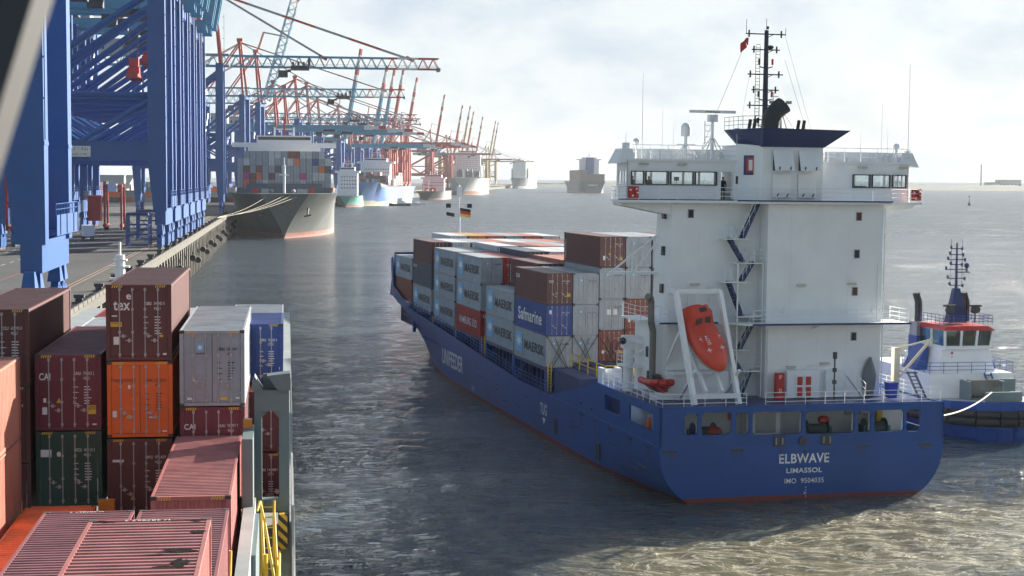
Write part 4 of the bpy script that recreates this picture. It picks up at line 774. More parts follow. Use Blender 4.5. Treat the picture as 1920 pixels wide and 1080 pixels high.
# --- free-fall lifeboat in its davit
dv = MB()
for x in (-8.75, -5.25): dv.beam((x, 4.4, 15.2), (x+.55, 1.4, 6.95), .32, .42); dv.beam((x, 4.4, 15.2), (x, 6.4, 15.2), .3, .35); dv.beam((x+.2, 3.6, 12.4), (x+.1, 6.5, 9.5), .2, .24); dv.beam((x+.55, 1.45, 9.5), (x+.55, 4.8, 6.95), .2)
dv.beam((-8.75, 4.4, 15.2), (-5.25, 4.4, 15.2), .34, .34); dv.beam((-8.2, 1.5, 7.6), (-4.7, 1.5, 7.6), .26, .26)
for x in (-7.5, -6.2): dv.beam((x, 6.3, 12.2), (x+.25, 1.6, 7.9), .22, .3)
dv.box(-8.6, -5.0, 5.0, 6.4, 8.8, 9.0); dv.beam((-7.0, 4.4, 15.1), (-7.0, 4.4, 14.0), .08)
dv.build('lifeboat_davit', white, ship)
ob = mat('lifeboat_orange', (.62, .055, .022), .35, wear=.15, wcol=(.4, .1, .05), var=.1)
lb = empty('lifeboat', EM @ Vector((-6.75, 3.3, 11.5)), rot=(0, 0, 0)); ax = Vector((.24, -.62, -.75)).normalized()
upv = Vector((.06, -.77, .64)); upv = (upv-ax*upv.dot(ax)).normalized(); sd = upv.cross(ax) * -1
lb.matrix_world = EM @ Matrix.Translation((-6.75, 3.3, 11.5)) @ Matrix((sd, ax, upv)).transposed().to_4x4(); T(lb, 'orange free-fall lifeboat hanging bow down in the white davit', 'lifeboat')
def lsec(t):
    w = 1.30*(1-abs(t)**2.6*.15) if t < 0 else 1.30*max(.04, (1-t**2.4))**.55
    zt = .95*(1-max(0, t)**3*.95); zb = -1.0*(1-max(0, t)**2.2*.85)
    return w, zt, zb
up_s, lo_s = [], []
for i in range(15):
    t = -1+2*i/14; w, zt, zb = lsec(t); y = t*2.75
    up_s.append([(w*math.cos(a), y, max(0, math.sin(a))**.8*zt+.02) for a in [math.pi*k/12 for k in range(13)]])
    lo_s.append([(w*math.cos(a)*1.02, y, -abs(math.sin(a))**.9*abs(zb)) for a in [math.pi*k/12 for k in range(13)]])
q = MB(); q.loft(up_s); smooth_angle(q.build('canopy', ob, lb), 60); q = MB(); q.loft(lo_s); smooth_angle(q.build('hull', mat('lifeboat_grey', (.55, .5, .45), .4), lb), 60)
q = MB(); q.hexa([(-.95, -2.5, .6), (.95, -2.5, .6), (.95, -1.0, .75), (-.95, -1.0, .75), (-.75, -2.3, 1.45), (.75, -2.3, 1.45), (.78, -1.35, 1.45), (-.78, -1.35, 1.45)]); cb = q.build('cockpit', ob, lb)
q = MB(); [q.hexa([(x, -1.02, .88), (x+.48, -1.02, .88), (x+.48, -.98, .88), (x, -.98, .88), (x, -1.3, 1.32), (x+.48, -1.3, 1.32), (x+.48, -1.26, 1.32), (x, -1.26, 1.32)]) for x in (-.62, .14)]; q.box(-.97, -.8, -2.0, -1.6, .85, 1.25); q.box(-.5, .1, -2.1, -1.7, 1.44, 1.47); q.build('window', darkglass, cb)
q = MB()
for x, y in ((-.75, .2), (.75, .2), (-.5, 1.3), (.6, 1.3)): z = .95*math.sqrt(max(.05, 1-(x/1.3)**2))*.98+.04; q.box(x-.2, x+.2, y-.03, y+.03, z-.02, z+.02); q.box(x-.03, x+.03, y-.2, y+.2, z-.02, z+.02)
addtext(q, 'SRZP4', (.25, .9, .98), (0, -1, 0), (1, 0, 0), .8, .3, 0); q.build('lettering', LM, lb)
# --- rescue boat
rbt = empty('rescue_boat', EM @ Vector((-9.5, 6.0, 7.4)), rot=EROT); T(rbt, 'open red rescue boat in its cradle on the port quarter', 'boat')
q = MB(); pts = [(-.75, 1.9), (-.8, 0), (-.75, -1.0), (-.45, -1.8), (0, -2.05), (.45, -1.8), (.75, -1.0), (.8, 0), (.75, 1.9)]
q.path([(x, y, .75+.1*abs(y)*(y < 0)) for x, y in pts], .26, 10); smooth_angle(q.build('tube', red, rbt), 60); q = MB(); q.loft([[(-.75*s_, y, .6), (0, y, .6-.6*s_), (.75*s_, y, .6)] for y, s_ in ((1.9, 1), (0, 1), (-1, .95), (-1.7, .6), (-2.1, .1))]); q.build('hull', red, rbt); q = MB(); q.box(-.3, .3, .2, .8, .5, 1.3); q.box(-.2, .2, 1.7, 2.1, .5, 1.4); q.build('engine', dark, rbt)
q = MB(); [q.box(-.9, .9, y-.1, y+.1, -.45, .1) for y in (-1, 1)]; q.build('cradle', white, rbt)
# ------------------------------------------------------------------ the ship the picture is taken from
NM = Matrix.Translation((0, 0, CAMZ)) @ Matrix.Rotation(YN, 4, 'Z')
own = empty('container_ship', (0, 0, CAMZ), YN); T(own, 'grey-green container ship in the foreground carrying the red and brown stacks', 'ship')
sea_green = mat('grey_green_paint', (0.13, 0.18, 0.19), .5, wear=.3, wcol=(.2, .2, .18), var=.1)
pale_deck = mat('pale_grey_deck_paint', (0.30, 0.33, 0.33), .6, wear=.4, wcol=(.2, .19, .17), var=.15)
q = MB(); q.hexa([(-29, 20, -28), (.1, 20, -28), (.1, 190, -28), (-29, 190, -28), (-29.5, 20, -15.4), (.3, 20, -15.4), (.3, 190, -15.4), (-29.5, 190, -15.4)]); q.build('hull', mat('hull_grey', (.12, .14, .15), .5), own)
q = MB(); q.box(-29.4, .25, 20, 190, -15.38, -15.3); q.build('deck', pale_deck, own)
q = MB(); q.box(-26, -1.7, 20, 190, -15.28, -14.7); q.box(-1.55, -1.15, 20, 60.5, -15.3, -11.6); q.build('hatch_coaming', [pale_deck], own)
# lashing frame at the ship's side
q = MB()
q.box(-1.22, -.95, 61.8, 62.4, -15.3, -8.6); q.box(-.32, .06, 61.8, 62.4, -15.3, -8.6); q.box(-1.22, .06, 61.75, 62.45, -8.62, -7.85); q.box(-.95, -.32, 61.82, 62.38, -12.4, -11.95); q.hexa([(-1.30, 61.6, -7.84), (-.9, 61.6, -7.84), (-.9, 62.5, -7.84), (-1.3, 62.5, -7.84), (-1.30, 61.6, -7.6), (-1.2, 61.6, -7.3), (-1.2, 62.5, -7.3), (-1.3, 62.5, -7.6)]); q.hexa([(-.35, 61.6, -7.84), (.1, 61.6, -7.84), (.1, 62.5, -7.84), (-.35, 62.5, -7.84), (-.75, 61.6, -7.3), (.1, 61.6, -7.2), (.1, 62.5, -7.2), (-.75, 62.5, -7.3)])
q.box(-.9, .1, 62.38, 62.5, -7.84, -7.3)
for x0 in (-.95, -.55): 
    pts = [(x0, -8.63), (x0+.22, -8.63), (x0+.0 if x0 < -.6 else x0+.22, -8.9)]; q.prism(pts, 'y', 61.85, 62.35)
q.box(-1.6, -1.22, 58.8, 62.3, -15.3, -9.2); q.box(-1.45, -1.0, 52, 58.6, -15.3, -11.8)
q.build('lashing_frame', sea_green, own)
q = MB(); q.box(-1.62, -1.3, 61.5, 61.9, -9.2, -8.9); 
for r_ in (-9.9, -6.6, -4.3, -1.9): q.box(r_-.22, r_+.35, 61.2, 61.6, -12.15, -11.75); q.box(r_-.1, r_+.2, 61.25, 61.6, -12.6, -12.15)
q.build('lashing_bracket', mat('orange_yellow_paint', (.55, .24, .03), .5, wear=.5), own)
q = MB(); q.box(-10, -1.7, 61.7, 62.3, -13.0, -12.65); q.box(-10, -1.7, 61.7, 62.3, -14.0, -13.5); [q.box(x, x+.3, 61.7, 62.3, -15.3, -12.6) for x in (-9.9, -6.9, -4.3, -2)]; q.box(-10, -1.7, 63.0, 63.1, -15.3, -12.6); q.build('lashing_bridge', dark, own)
lampm = bpy.data.materials.new('fluorescent_tube'); lampm.use_nodes = True; lb_ = lampm.node_tree.nodes['Principled BSDF']; lb_.inputs['Emission Color'].default_value = (1, .97, .85, 1); lb_.inputs['Emission Strength'].default_value = 1.6
q = MB(); q.box(-9.15, -8.3, 61.55, 61.68, -12.56, -12.5); q.build('deck_lamp', lampm, own)
hz = bpy.data.materials.new('black_yellow_hazard_stripes'); hz.use_nodes = True; nn = hz.node_tree; tcn = nn.nodes.new('ShaderNodeTexCoord'); mpn = nn.nodes.new('ShaderNodeMapping'); mpn.inputs['Rotation'].default_value = (0, R(45), 0); wv = nn.nodes.new('ShaderNodeTexWave'); wv.wave_profile = 'SAW'; wv.inputs['Scale'].default_value = 1.1; rp = nn.nodes.new('ShaderNodeValToRGB'); rp.color_ramp.interpolation = 'CONSTANT'; rp.color_ramp.elements[0].color = (.02, .02, .02, 1); rp.color_ramp.elements[1].position = .5; rp.color_ramp.elements[1].color = (.6, .4, .04, 1)
nn.links.new(tcn.outputs['Object'], mpn.inputs[0]); nn.links.new(mpn.outputs[0], wv.inputs[0]); nn.links.new(wv.outputs['Fac'], rp.inputs[0]); nn.links.new(rp.outputs[0], nn.nodes['Principled BSDF'].inputs['Base Color'])
q = MB(); q.box(-.36, -.02, 61.3, 61.7, -13.7, -12.4); q.build('hazard_post', hz, own)
q = MB()
for x in (-1.0, -.55): q.tube((x, 60.4, -15.3), (x+.05, 61.4, -11.9), .05, 6); q.tube((x+.25, 58.2, -15.3), (x+.05, 60.6, -12.2), .05, 6)
for k in range(9): q.tube((-.95, 60.5+k*.1, -15.0+k*.36), (-.5, 60.5+k*.1, -15.0+k*.36), .03, 5)
q.build('yellow_ladder', yellow, own); q = MB(); q.path([(-1.1, 60, -12.0), (-1.0, 60.3, -11.7), (-.85, 60.3, -12.4), (-.2, 56.5, -15.3)], .05, 6); q.path([(-1.15, 56, -14.2), (-.3, 56, -14.2), (-.3, 60.5, -14.2)], .045, 6); q.path([(-1.15, 56, -13.6), (-.3, 56, -13.6), (-.3, 60.5, -13.6)], .045, 6)
for y in (56, 58.3, 60.5): q.tube((-.3, y, -15.3), (-.3, y, -13.6), .045, 6)
q.path([(-1.75, 46.5, -13), (-1.62, 46.5, -11.0), (-1.6, 46.5, -10.4)], .06, 6)
q.build('yellow_guard_rail', yellow, own)
q = MB(); q.ball((-.8, 59.2, -14.6), .28, 10, 0, 1, 1, 1.6); q.tube((-.8, 59.2, -15.2), (-.8, 59.2, -13.4), .1, 6); q.build('ventilator', yellow, own)
# ship side rail with two heights
q = MB()
for y in range(20, 120, 2): 
    if y < 64 or y > 75: q.tube((.2, y, -15.3), (.2, y, -14.1), .035, 5)
for z in (-14.9, -14.5, -14.1): q.tube((.2, 20, z), (.2, 62, z), .03, 5)
q.box(.14, .22, 62, 74, -15.3, -12.2); q.prism([(58, -14.2), (62, -14.2), (62, -12.2), (60.5, -13.4)], 'x', .14, .22)
q.build('side_rail', pale_deck, own)
q = MB(); [q.box(-1.0, .15, 22+k*1.2, 22+k*1.2+.05, -15.3, -15.26) for k in range(34)]; q.build('walkway_rib', sea_green, own)
fmz = MB(); fmz.tube((-9.75, 100, -15), (-9.75, 100, -4.6), .42, 8, 0, .28); fmz.tube((-9.75, 100, -4.6), (-9.75, 100, -3.85), .07, 6)
for z, w in ((-4.9, .4), (-5.3, .55), (-6.0, .6)): fmz.box(-9.75-w, -9.75+w, 99.7, 100.3, z-.05, z+.05)
fmz.build('foremast', white, own)
# bridge window post right in front of the photographer, out of focus
wp = empty('window_post', NP(0, 0, 0)*1.0); T(wp, 'blurred grey post and dark panel of the bridge at the upper left corner', 'window post')
def camray(px, py, d):
    x, y = (px-960)/3120.25, -(py-540)/3120.25; m = cam.rotation_euler.to_matrix(); return m @ Vector((x*d, y*d, -d))
cp = Vector((0, 0, CAMZ)); D = 1.25
pa, pb = camray(68, -60, D), camray(-86, 440, D); wp.location = cp
q = MB(); q.beam(pa, pb, .024, .05, 0, up=(0, 1, 0)); q.build('post', mat('aluminium_post', (.040, .042, .044), .6), wp)
P = [camray(48, -40, D+.03), camray(-106, 460, D+.03), camray(-420, 460, D+.03), camray(-420, -40, D+.03)]
q = MB(); q.hexa([p for p in P]+[p+Vector((0, .05, 0)) for p in P]); q.build('dark_panel', mat('black_panel', (.008, .008, .008), .8, var=0), wp)
# ------------------------------------------------------------------ river
wm = bpy.data.materials.new('river_water'); wm.use_nodes = True; n = wm.node_tree; b = n.nodes['Principled BSDF']; b.inputs['Roughness'].default_value = .07; b.inputs['IOR'].default_value = 1.33; b.inputs['Specular IOR Level'].default_value = .85
tcn = n.nodes.new('ShaderNodeTexCoord'); gp = tcn.outputs['Object']
def noise(scale, detail, rough, vec=None, map_=None):
    x = n.nodes.new('ShaderNodeTexNoise'); x.inputs['Scale'].default_value = scale; x.inputs['Detail'].default_value = detail; x.inputs['Roughness'].default_value = rough
    if map_: mp = n.nodes.new('ShaderNodeMapping'); mp.inputs['Scale'].default_value = map_[0]; mp.inputs['Rotation'].default_value = (0, 0, map_[1]); n.links.new(gp, mp.inputs[0]); n.links.new(mp.outputs[0], x.inputs['Vector'])
    else: n.links.new(gp, x.inputs['Vector'])
    return x
def math_(op, a, b_=None, clamp=False):
    x = n.nodes.new('ShaderNodeMath'); x.operation = op; x.use_clamp = clamp
    for i, v in enumerate((a, b_)):
        if v is None: continue
        if isinstance(v, (int, float)): x.inputs[i].default_value = v
        else: n.links.new(v, x.inputs[i])
    return x.outputs[0]
def blob(cx, cy, rx, ry, rot):
    mp = n.nodes.new('ShaderNodeMapping'); mp.vector_type = 'TEXTURE'; mp.inputs['Location'].default_value = (cx, cy, 0); mp.inputs['Rotation'].default_value = (0, 0, rot); mp.inputs['Scale'].default_value = (rx, ry, 1); n.links.new(gp, mp.inputs[0])
    g = n.nodes.new('ShaderNodeTexGradient'); g.gradient_type = 'QUADRATIC_SPHERE'; n.links.new(mp.outputs[0], g.inputs[0]); return g.outputs['Fac']
wash = math_('ADD', math_('ADD', blob(17, 100, 22, 22, .2), blob(34, 111, 24, 20, 0)), math_('ADD', blob(3, 88, 20, 12, .3), math_('MULTIPLY', blob(-16, 119, 5, 9, 0), .8)))
wash = math_('ADD', wash, math_('MULTIPLY', blob(60, 128, 34, 30, 0), .6))
nz = noise(.11, 7, .62, map_=((1, 1.6, 1), .5)); nz.inputs['Distortion'].default_value = 1.6
silt = math_('MULTIPLY', math_('SUBTRACT', math_('ADD', math_('MULTIPLY', wash, 1.5), nz.outputs['Fac']), .62), 2.2, True)
mc = n.nodes.new('ShaderNodeMix'); mc.data_type = 'RGBA'; n.links.new(silt, mc.inputs['Factor']); mc.inputs['A'].default_value = (.045, .066, .080, 1); mc.inputs['B'].default_value = (.19, .17, .105, 1)
sw = noise(.16, 8, .66, map_=((1, 1.8, 1), .4)); sw.inputs['Distortion'].default_value = 2.6
fo = math_('MULTIPLY', math_('SUBTRACT', .034, math_('ABSOLUTE', math_('SUBTRACT', sw.outputs['Fac'], .52))), 24, True)
fo = math_('MULTIPLY', math_('MULTIPLY', fo, math_('POWER', silt, 1.3)), .85)
mc2 = n.nodes.new('ShaderNodeMix'); mc2.data_type = 'RGBA'; n.links.new(fo, mc2.inputs['Factor']); n.links.new(mc.outputs['Result'], mc2.inputs['A']); mc2.inputs['B'].default_value = (.62, .60, .50, 1)
n.links.new(mc2.outputs['Result'], b.inputs['Base Color'])
ln = n.nodes.new('ShaderNodeVectorMath'); ln.operation = 'LENGTH'; n.links.new(gp, ln.inputs[0])
rr0 = n.nodes.new('ShaderNodeMapRange'); rr0.inputs['From Min'].default_value = 130; rr0.inputs['From Max'].default_value = 900; rr0.inputs['To Min'].default_value = .03; rr0.inputs['To Max'].default_value = .30; n.links.new(ln.outputs['Value'], rr0.inputs['Value'])
gu = noise(.055, 6, .7, map_=((.5, 1.6, 1), .12)); gus = math_('MULTIPLY', math_('SUBTRACT', gu.outputs['Fac'], .5), .45)
n.links.new(math_('MAXIMUM', .03, math_('ADD', math_('ADD', rr0.outputs[0], math_('MULTIPLY', gus, math_('MULTIPLY', rr0.outputs[0], 2.2))), math_('MULTIPLY', fo, .5))), b.inputs['Roughness'])
n1 = noise(1.25, 5, .55, map_=((.6, 1.5, 1), .18)); n2 = noise(3.6, 4, .6, map_=((.8, 1.5, 1), .5)); n3 = noise(.28, 4, .55, map_=((.7, 1.6, 1), .1))
h = math_('ADD', math_('ADD', math_('MULTIPLY', n1.outputs['Fac'], 1.15), math_('MULTIPLY', n2.outputs['Fac'], .16)), math_('MULTIPLY', n3.outputs['Fac'], .75))
h = math_('MULTIPLY', h, math_('SUBTRACT', 1.0, math_('MULTIPLY', silt, .65)))
bp = n.nodes.new('ShaderNodeBump'); bp.inputs['Strength'].default_value = 1.0; bp.inputs['Distance'].default_value = 1.0; n.links.new(h, bp.inputs['Height']); sl_ = noise(.022, 4, .6, map_=((1, 2.6, 1), .15)); mrs = n.nodes.new('ShaderNodeMapRange'); mrs.inputs['From Min'].default_value = .35; mrs.inputs['From Max'].default_value = .62; mrs.inputs['To Min'].default_value = .42; mrs.inputs['To Max'].default_value = 1.0; n.links.new(sl_.outputs['Fac'], mrs.inputs['Value']); n.links.new(mrs.outputs[0], bp.inputs['Strength']); n.links.new(bp.outputs[0], b.inputs['Normal'])
rad = [3]; 
while rad[-1] < 55: rad.append(rad[-1]*1.12)
while rad[-1] < 1400: rad.append(rad[-1]*1.0052)
while rad[-1] < 45000: rad.append(rad[-1]*1.12)
rad = np.array(rad); ang = np.concatenate([np.linspace(-30, 30, 330), np.linspace(30, 330, 61)[1:-1]])*math.pi/180
A, Rr = np.meshgrid(ang, rad); xx = Rr*np.sin(A); yy = Rr*np.cos(A); zz = np.zeros_like(xx); rng = np.random.default_rng(4)
cell = np.maximum(Rr*.0052, Rr*.0032)
for k in range(46):
    lam = 1.2*(5/1.2)**rng.random(); th = math.radians(rng.normal(205, 34)); kk = 2*math.pi/lam; amp = .0050*lam**.85*rng.uniform(.5, 1.3); ph = rng.random()*6.28
    fade = np.clip((lam/cell-2.2)/2.5, 0, 1); w = np.sin(kk*(xx*math.sin(th)+yy*math.cos(th))+ph); zz += amp*fade*(w+.25*np.cos(2*(kk*(xx*math.sin(th)+yy*math.cos(th))+ph)))
zz *= np.clip((1500-Rr)/900, 0, 1); zz[np.abs(A) > .53] = 0
na = len(ang); V = np.stack([xx, yy, zz], -1).reshape(-1, 3); idx = np.arange(len(rad)-1)[:, None]*na+np.arange(na)[None]; nx = np.arange(len(rad)-1)[:, None]*na+(np.arange(na)[None]+1) % na
F = np.stack([idx, nx, nx+na, idx+na], -1).reshape(-1, 4)
me = bpy.data.meshes.new('water'); me.vertices.add(len(V)); me.vertices.foreach_set('co', V.ravel()); me.loops.add(F.size); me.loops.foreach_set('vertex_index', F.ravel()); me.polygons.add(len(F)); me.polygons.foreach_set('loop_start', np.arange(len(F))*4); me.polygons.foreach_set('use_smooth', np.ones(len(F), bool)); me.update(); me.validate(); me.materials.append(wm)
o = bpy.data.objects.new('water', me); COL.objects.link(o); T(o, kind='structure')
# ------------------------------------------------------------------ quay
QZ = 9.1
QP = [(-24.5, 15), (-44.6, 163), (-136, 840), (-146, 1300), (-122, 1830), (-98, 2414), (-10, 4207), (20, 4900)]
def quay(Y):
    for (x0, y0), (x1, y1) in zip(QP[:-1], QP[1:]):
        if Y <= y1: t = (Y-y0)/(y1-y0); return x0+(x1-x0)*t, math.atan2(-(x1-x0), (y1-y0))
    return QP[-1][0], 0
asph = mat('quay_asphalt', (.060, .062, .066), .75, wear=.6, wcol=(.10, .10, .095), wscale=.05, streak=1, var=.35, vscale=.04, bump=.1, bscale=3)
conc = mat('weathered_concrete', (.075, .071, .060), .8, wear=.6, wcol=(.11, .10, .085), wscale=.4, streak=1, var=.25, bump=.2, bscale=4)
piled = mat('pile_concrete', (.15, .14, .12), .8, wear=.8, wcol=(.05, .05, .045), wscale=.5, streak=4, var=.3)
off = lambda d: [(x-d, y) for x, y in QP]
q = MB(); far = [(-4000, QP[-1][1]), (-4000, QP[0][1])]; q.prism(off(5.0)+far, 'z', QZ-2, QZ); T(q.build('quay_apron', asph), kind='structure')
q = MB()
for (a, b_), (c, d_) in zip(list(zip(QP[:-1], QP[1:])), list(zip(off(4.99)[:-1], off(4.99)[1:]))): q.hexa([(*c, QZ-1.0), (*d_, QZ-1.0), (*b_, QZ-1.0), (*a, QZ-1.0), (*c, QZ+.02), (*d_, QZ+.02), (*b_, QZ+.02), (*a, QZ+.02)])
T(q.build('quay_edge', conc), kind='structure')
q = MB(); 
for dd in (5.9, 6.6): 
    for p0, p1 in zip(off(dd)[:-1], off(dd)[1:]): q.hexa([(p0[0]-.09, p0[1], QZ), (p0[0]+.09, p0[1], QZ), (p1[0]+.09, p1[1], QZ), (p1[0]-.09, p1[1], QZ), (p0[0]-.09, p0[1], QZ+.05), (p0[0]+.09, p0[1], QZ+.05), (p1[0]+.09, p1[1], QZ+.05), (p1[0]-.09, p1[1], QZ+.05)])
rl = q.build('crane_rail', mat('rusty_rail', (.16, .09, .05), .6)); T(rl, 'rusty crane rails along the quay edge', 'crane rail')
lw = mat('road_marking_white', (.45, .45, .43), .7, wear=.6, wcol=(.08, .08, .08), wscale=.8, streak=1); lr = mat('road_marking_red', (.30, .06, .05), .7)
q = MB()
for dd, m in ((17.5, 1), (24, 0), (31, 0)):
    for Y in range(170, 800, 9 if m == 0 else 6):
        x0, _ = quay(Y); x1, _ = quay(Y+(4 if m == 0 else 6)); q.add([(x0-dd, Y, QZ+.005), (x0-dd+.25, Y, QZ+.005), (x1-dd+.25, Y+(4 if m == 0 else 6), QZ+.005), (x1-dd, Y+(4 if m == 0 else 6), QZ+.005)], [(0, 1, 2, 3)], m)
T(q.build('road_marking', [lw, lr]), kind='structure')
qw = empty('quay_wall', (-44.6, 163, 0)); T(qw, 'concrete quay front standing on a row of dark piles', 'quay wall')
q = MB()
for p0, p1 in zip(off(6)[:-1], off(6)[1:]): q.hexa([(p0[0]-1, p0[1], -3), (p0[0], p0[1], -3), (p1[0], p1[1], -3), (p1[0]-1, p1[1], -3), (p0[0]-1, p0[1], QZ-1.1), (p0[0], p0[1], QZ-1.1), (p1[0], p1[1], QZ-1.1), (p1[0]-1, p1[1], QZ-1.1)])
w = q.build('sheet_piling', mat('dark_sheet_piling', (.03, .03, .03), .8)); w.parent = qw; w.matrix_parent_inverse = qw.matrix_world.inverted(); w.location = (44.6, -163, 0); w.matrix_parent_inverse = Matrix()
q = MB(); q.box(-.55, .55, -.65, .65, -3, QZ-1.9); q.box(-.9, .5, -.9, .9, QZ-2.0, QZ-1.01); pm = q.mesh('pile', piled)
for k in range(96):
    Y = 168+k*7.0; x, yaw = quay(Y); o = bpy.data.objects.new('pile', pm); COL.objects.link(o); o.parent = qw; o.location = (x-.75+44.6, Y-163, 0); o.rotation_euler = (0, 0, yaw)
q = MB(); q.tube((0, -.9, 0), (0, .9, 0), .72, 14); q.tube((0, -.92, 0), (0, .92, 0), .25, 10); q.tube((0, 0, .8), (-.3, 0, 3.2), .06, 5); fm_ = q.mesh('fender', black)
q = MB(); q.tube((0, 0, 0), (0, 0, .5), .35, 10); q.box(-.45, .45, -.25, .25, .45, .75); q.box(-.6, .6, -.5, .5, 0, .1); bm_ = q.mesh('bollard', dark)
for k in range(24):
    Y = 176+k*23.0; x, yaw = quay(Y); o = bpy.data.objects.new('fender', fm_); COL.objects.link(o); o.location = (x+.75, Y, 3.4+(k % 2)*1.6); o.rotation_euler = (0, 0, yaw); T(o, 'round black rubber fender hanging on the quay front', 'fender', 'round fenders along the quay')
for k in range(26):
    Y = 150+k*20.0; x, yaw = quay(Y); o = bpy.data.objects.new('bollard', bm_); COL.objects.link(o); o.location = (x-1.3, Y, QZ+.02); o.rotation_euler = (0, 0, yaw); o.scale = (1.3, 1.3, 1.3); T(o, 'dark mooring bollard on the quay edge', 'bollard', 'bollards along the quay edge')
# edge kerb blocks / low wall on the quay
q = MB()
for Y in np.arange(120, 700, 4.0): x, yaw = quay(Y); x2, _ = quay(Y+3.6); q.hexa([(x-.45, Y, QZ+.02), (x-.05, Y, QZ+.02), (x2-.05, Y+3.6, QZ+.02), (x2-.45, Y+3.6, QZ+.02), (x-.4, Y, QZ+.55), (x-.1, Y, QZ+.55), (x2-.1, Y+3.6, QZ+.55), (x2-.4, Y+3.6, QZ+.55)])
T(q.build('edge_kerb', conc), 'concrete edge kerb blocks along the quay', 'kerb')
# ------------------------------------------------------------------ far shore
shore = mat('distant_wood', (.05, .06, .045), .9, var=.3, vscale=.02)
def bank(pts, h, name, lab):
    q = MB(); rr = random.Random(5); secs = []
    for (x0, y0), (x1, y1) in zip(pts[:-1], pts[1:]):
        L = math.hypot(x1-x0, y1-y0); k = max(2, int(L/25)); d = Vector((x1-x0, y1-y0, 0)).normalized(); nrm = Vector((-d.y, d.x, 0))
        for i in range(k): p = Vector((x0, y0, 0))+d*(L*i/k); hh = h*rr.uniform(.6, 1.15); secs.append([p+Vector((0, 0, -1)), p+Vector((0, 0, 2.5)), p+nrm*20+Vector((0, 0, hh*.6)), p+nrm*60+Vector((0, 0, hh)), p+nrm*300+Vector((0, 0, hh*.8)), p+nrm*800+Vector((0, 0, -1))])
    q.loft(secs); T(q.build(name, shore), kind='structure')
bank([(4200, 3500), (1400, 5200), (300, 6200), (20, 5800)], 13, 'far_shore', '')
def block(x, y, w, d_, h, lab, cat='building', name='warehouse', m=None):
    o = empty(name, (x, y, 0)); T(o, lab, cat); q = MB(); q.box(-w/2, w/2, -d_/2, d_/2, 0, h); q.build('wall', m or mat('pale_cladding', (.35, .37, .38), .6), o); q = MB(); q.box(-w/2-.4, w/2+.4, -d_/2-.4, d_/2+.4, h, h+.6); q.build('roof', mat('grey_roof', (.2, .2, .2), .7), o); q = MB(); [q.box(-w/2+w*(i+.3)/6, -w/2+w*(i+.7)/6, -d_/2-.1, -d_/2, h*.3, h*.6) for i in range(6)]; q.build('window_band', darkglass, o); return o
block(1530, 5150, 70, 40, 30, 'hazy long block on the far right shore beside the chimney'); block(1490, 5180, 40, 40, 22, 'hazy low block left of the chimney on the far shore'); block(1240, 5400, 26, 26, 24, 'small hazy block far along the right shore')
ch = empty('chimney', (1432, 5100, 0)); T(ch, 'tall thin chimney with drifting smoke on the far right shore', 'chimney'); q = MB(); q.tube((0, 0, 0), (0, 0, 76), 2.6, 12, 0, 1.8); q.build('stack', mat('pale_concrete', (.4, .4, .4), .8), ch); q = MB(); q.tube((0, 0, 76), (0, 0, 77), 2.0, 12); q.build('rim', dark, ch)
sm = bpy.data.materials.new('smoke'); sm.use_nodes = True; sn = sm.node_tree; sn.nodes.clear(); so = sn.nodes.new('ShaderNodeOutputMaterial'); sv = sn.nodes.new('ShaderNodeVolumePrincipled'); sv.inputs['Color'].default_value = (.75, .75, .76, 1); sv.inputs['Density'].default_value = .012; sn.links.new(sv.outputs[0], so.inputs['Volume'])
q = MB(); [q.ball((1428-k*7, 5100, 80+k*1.1-.02*k*k), 2.5+k*.55, 10, 0, 1.5, 1, 1) for k in range(0, 12, 2)]; T(q.build('smoke', sm), kind='stuff')
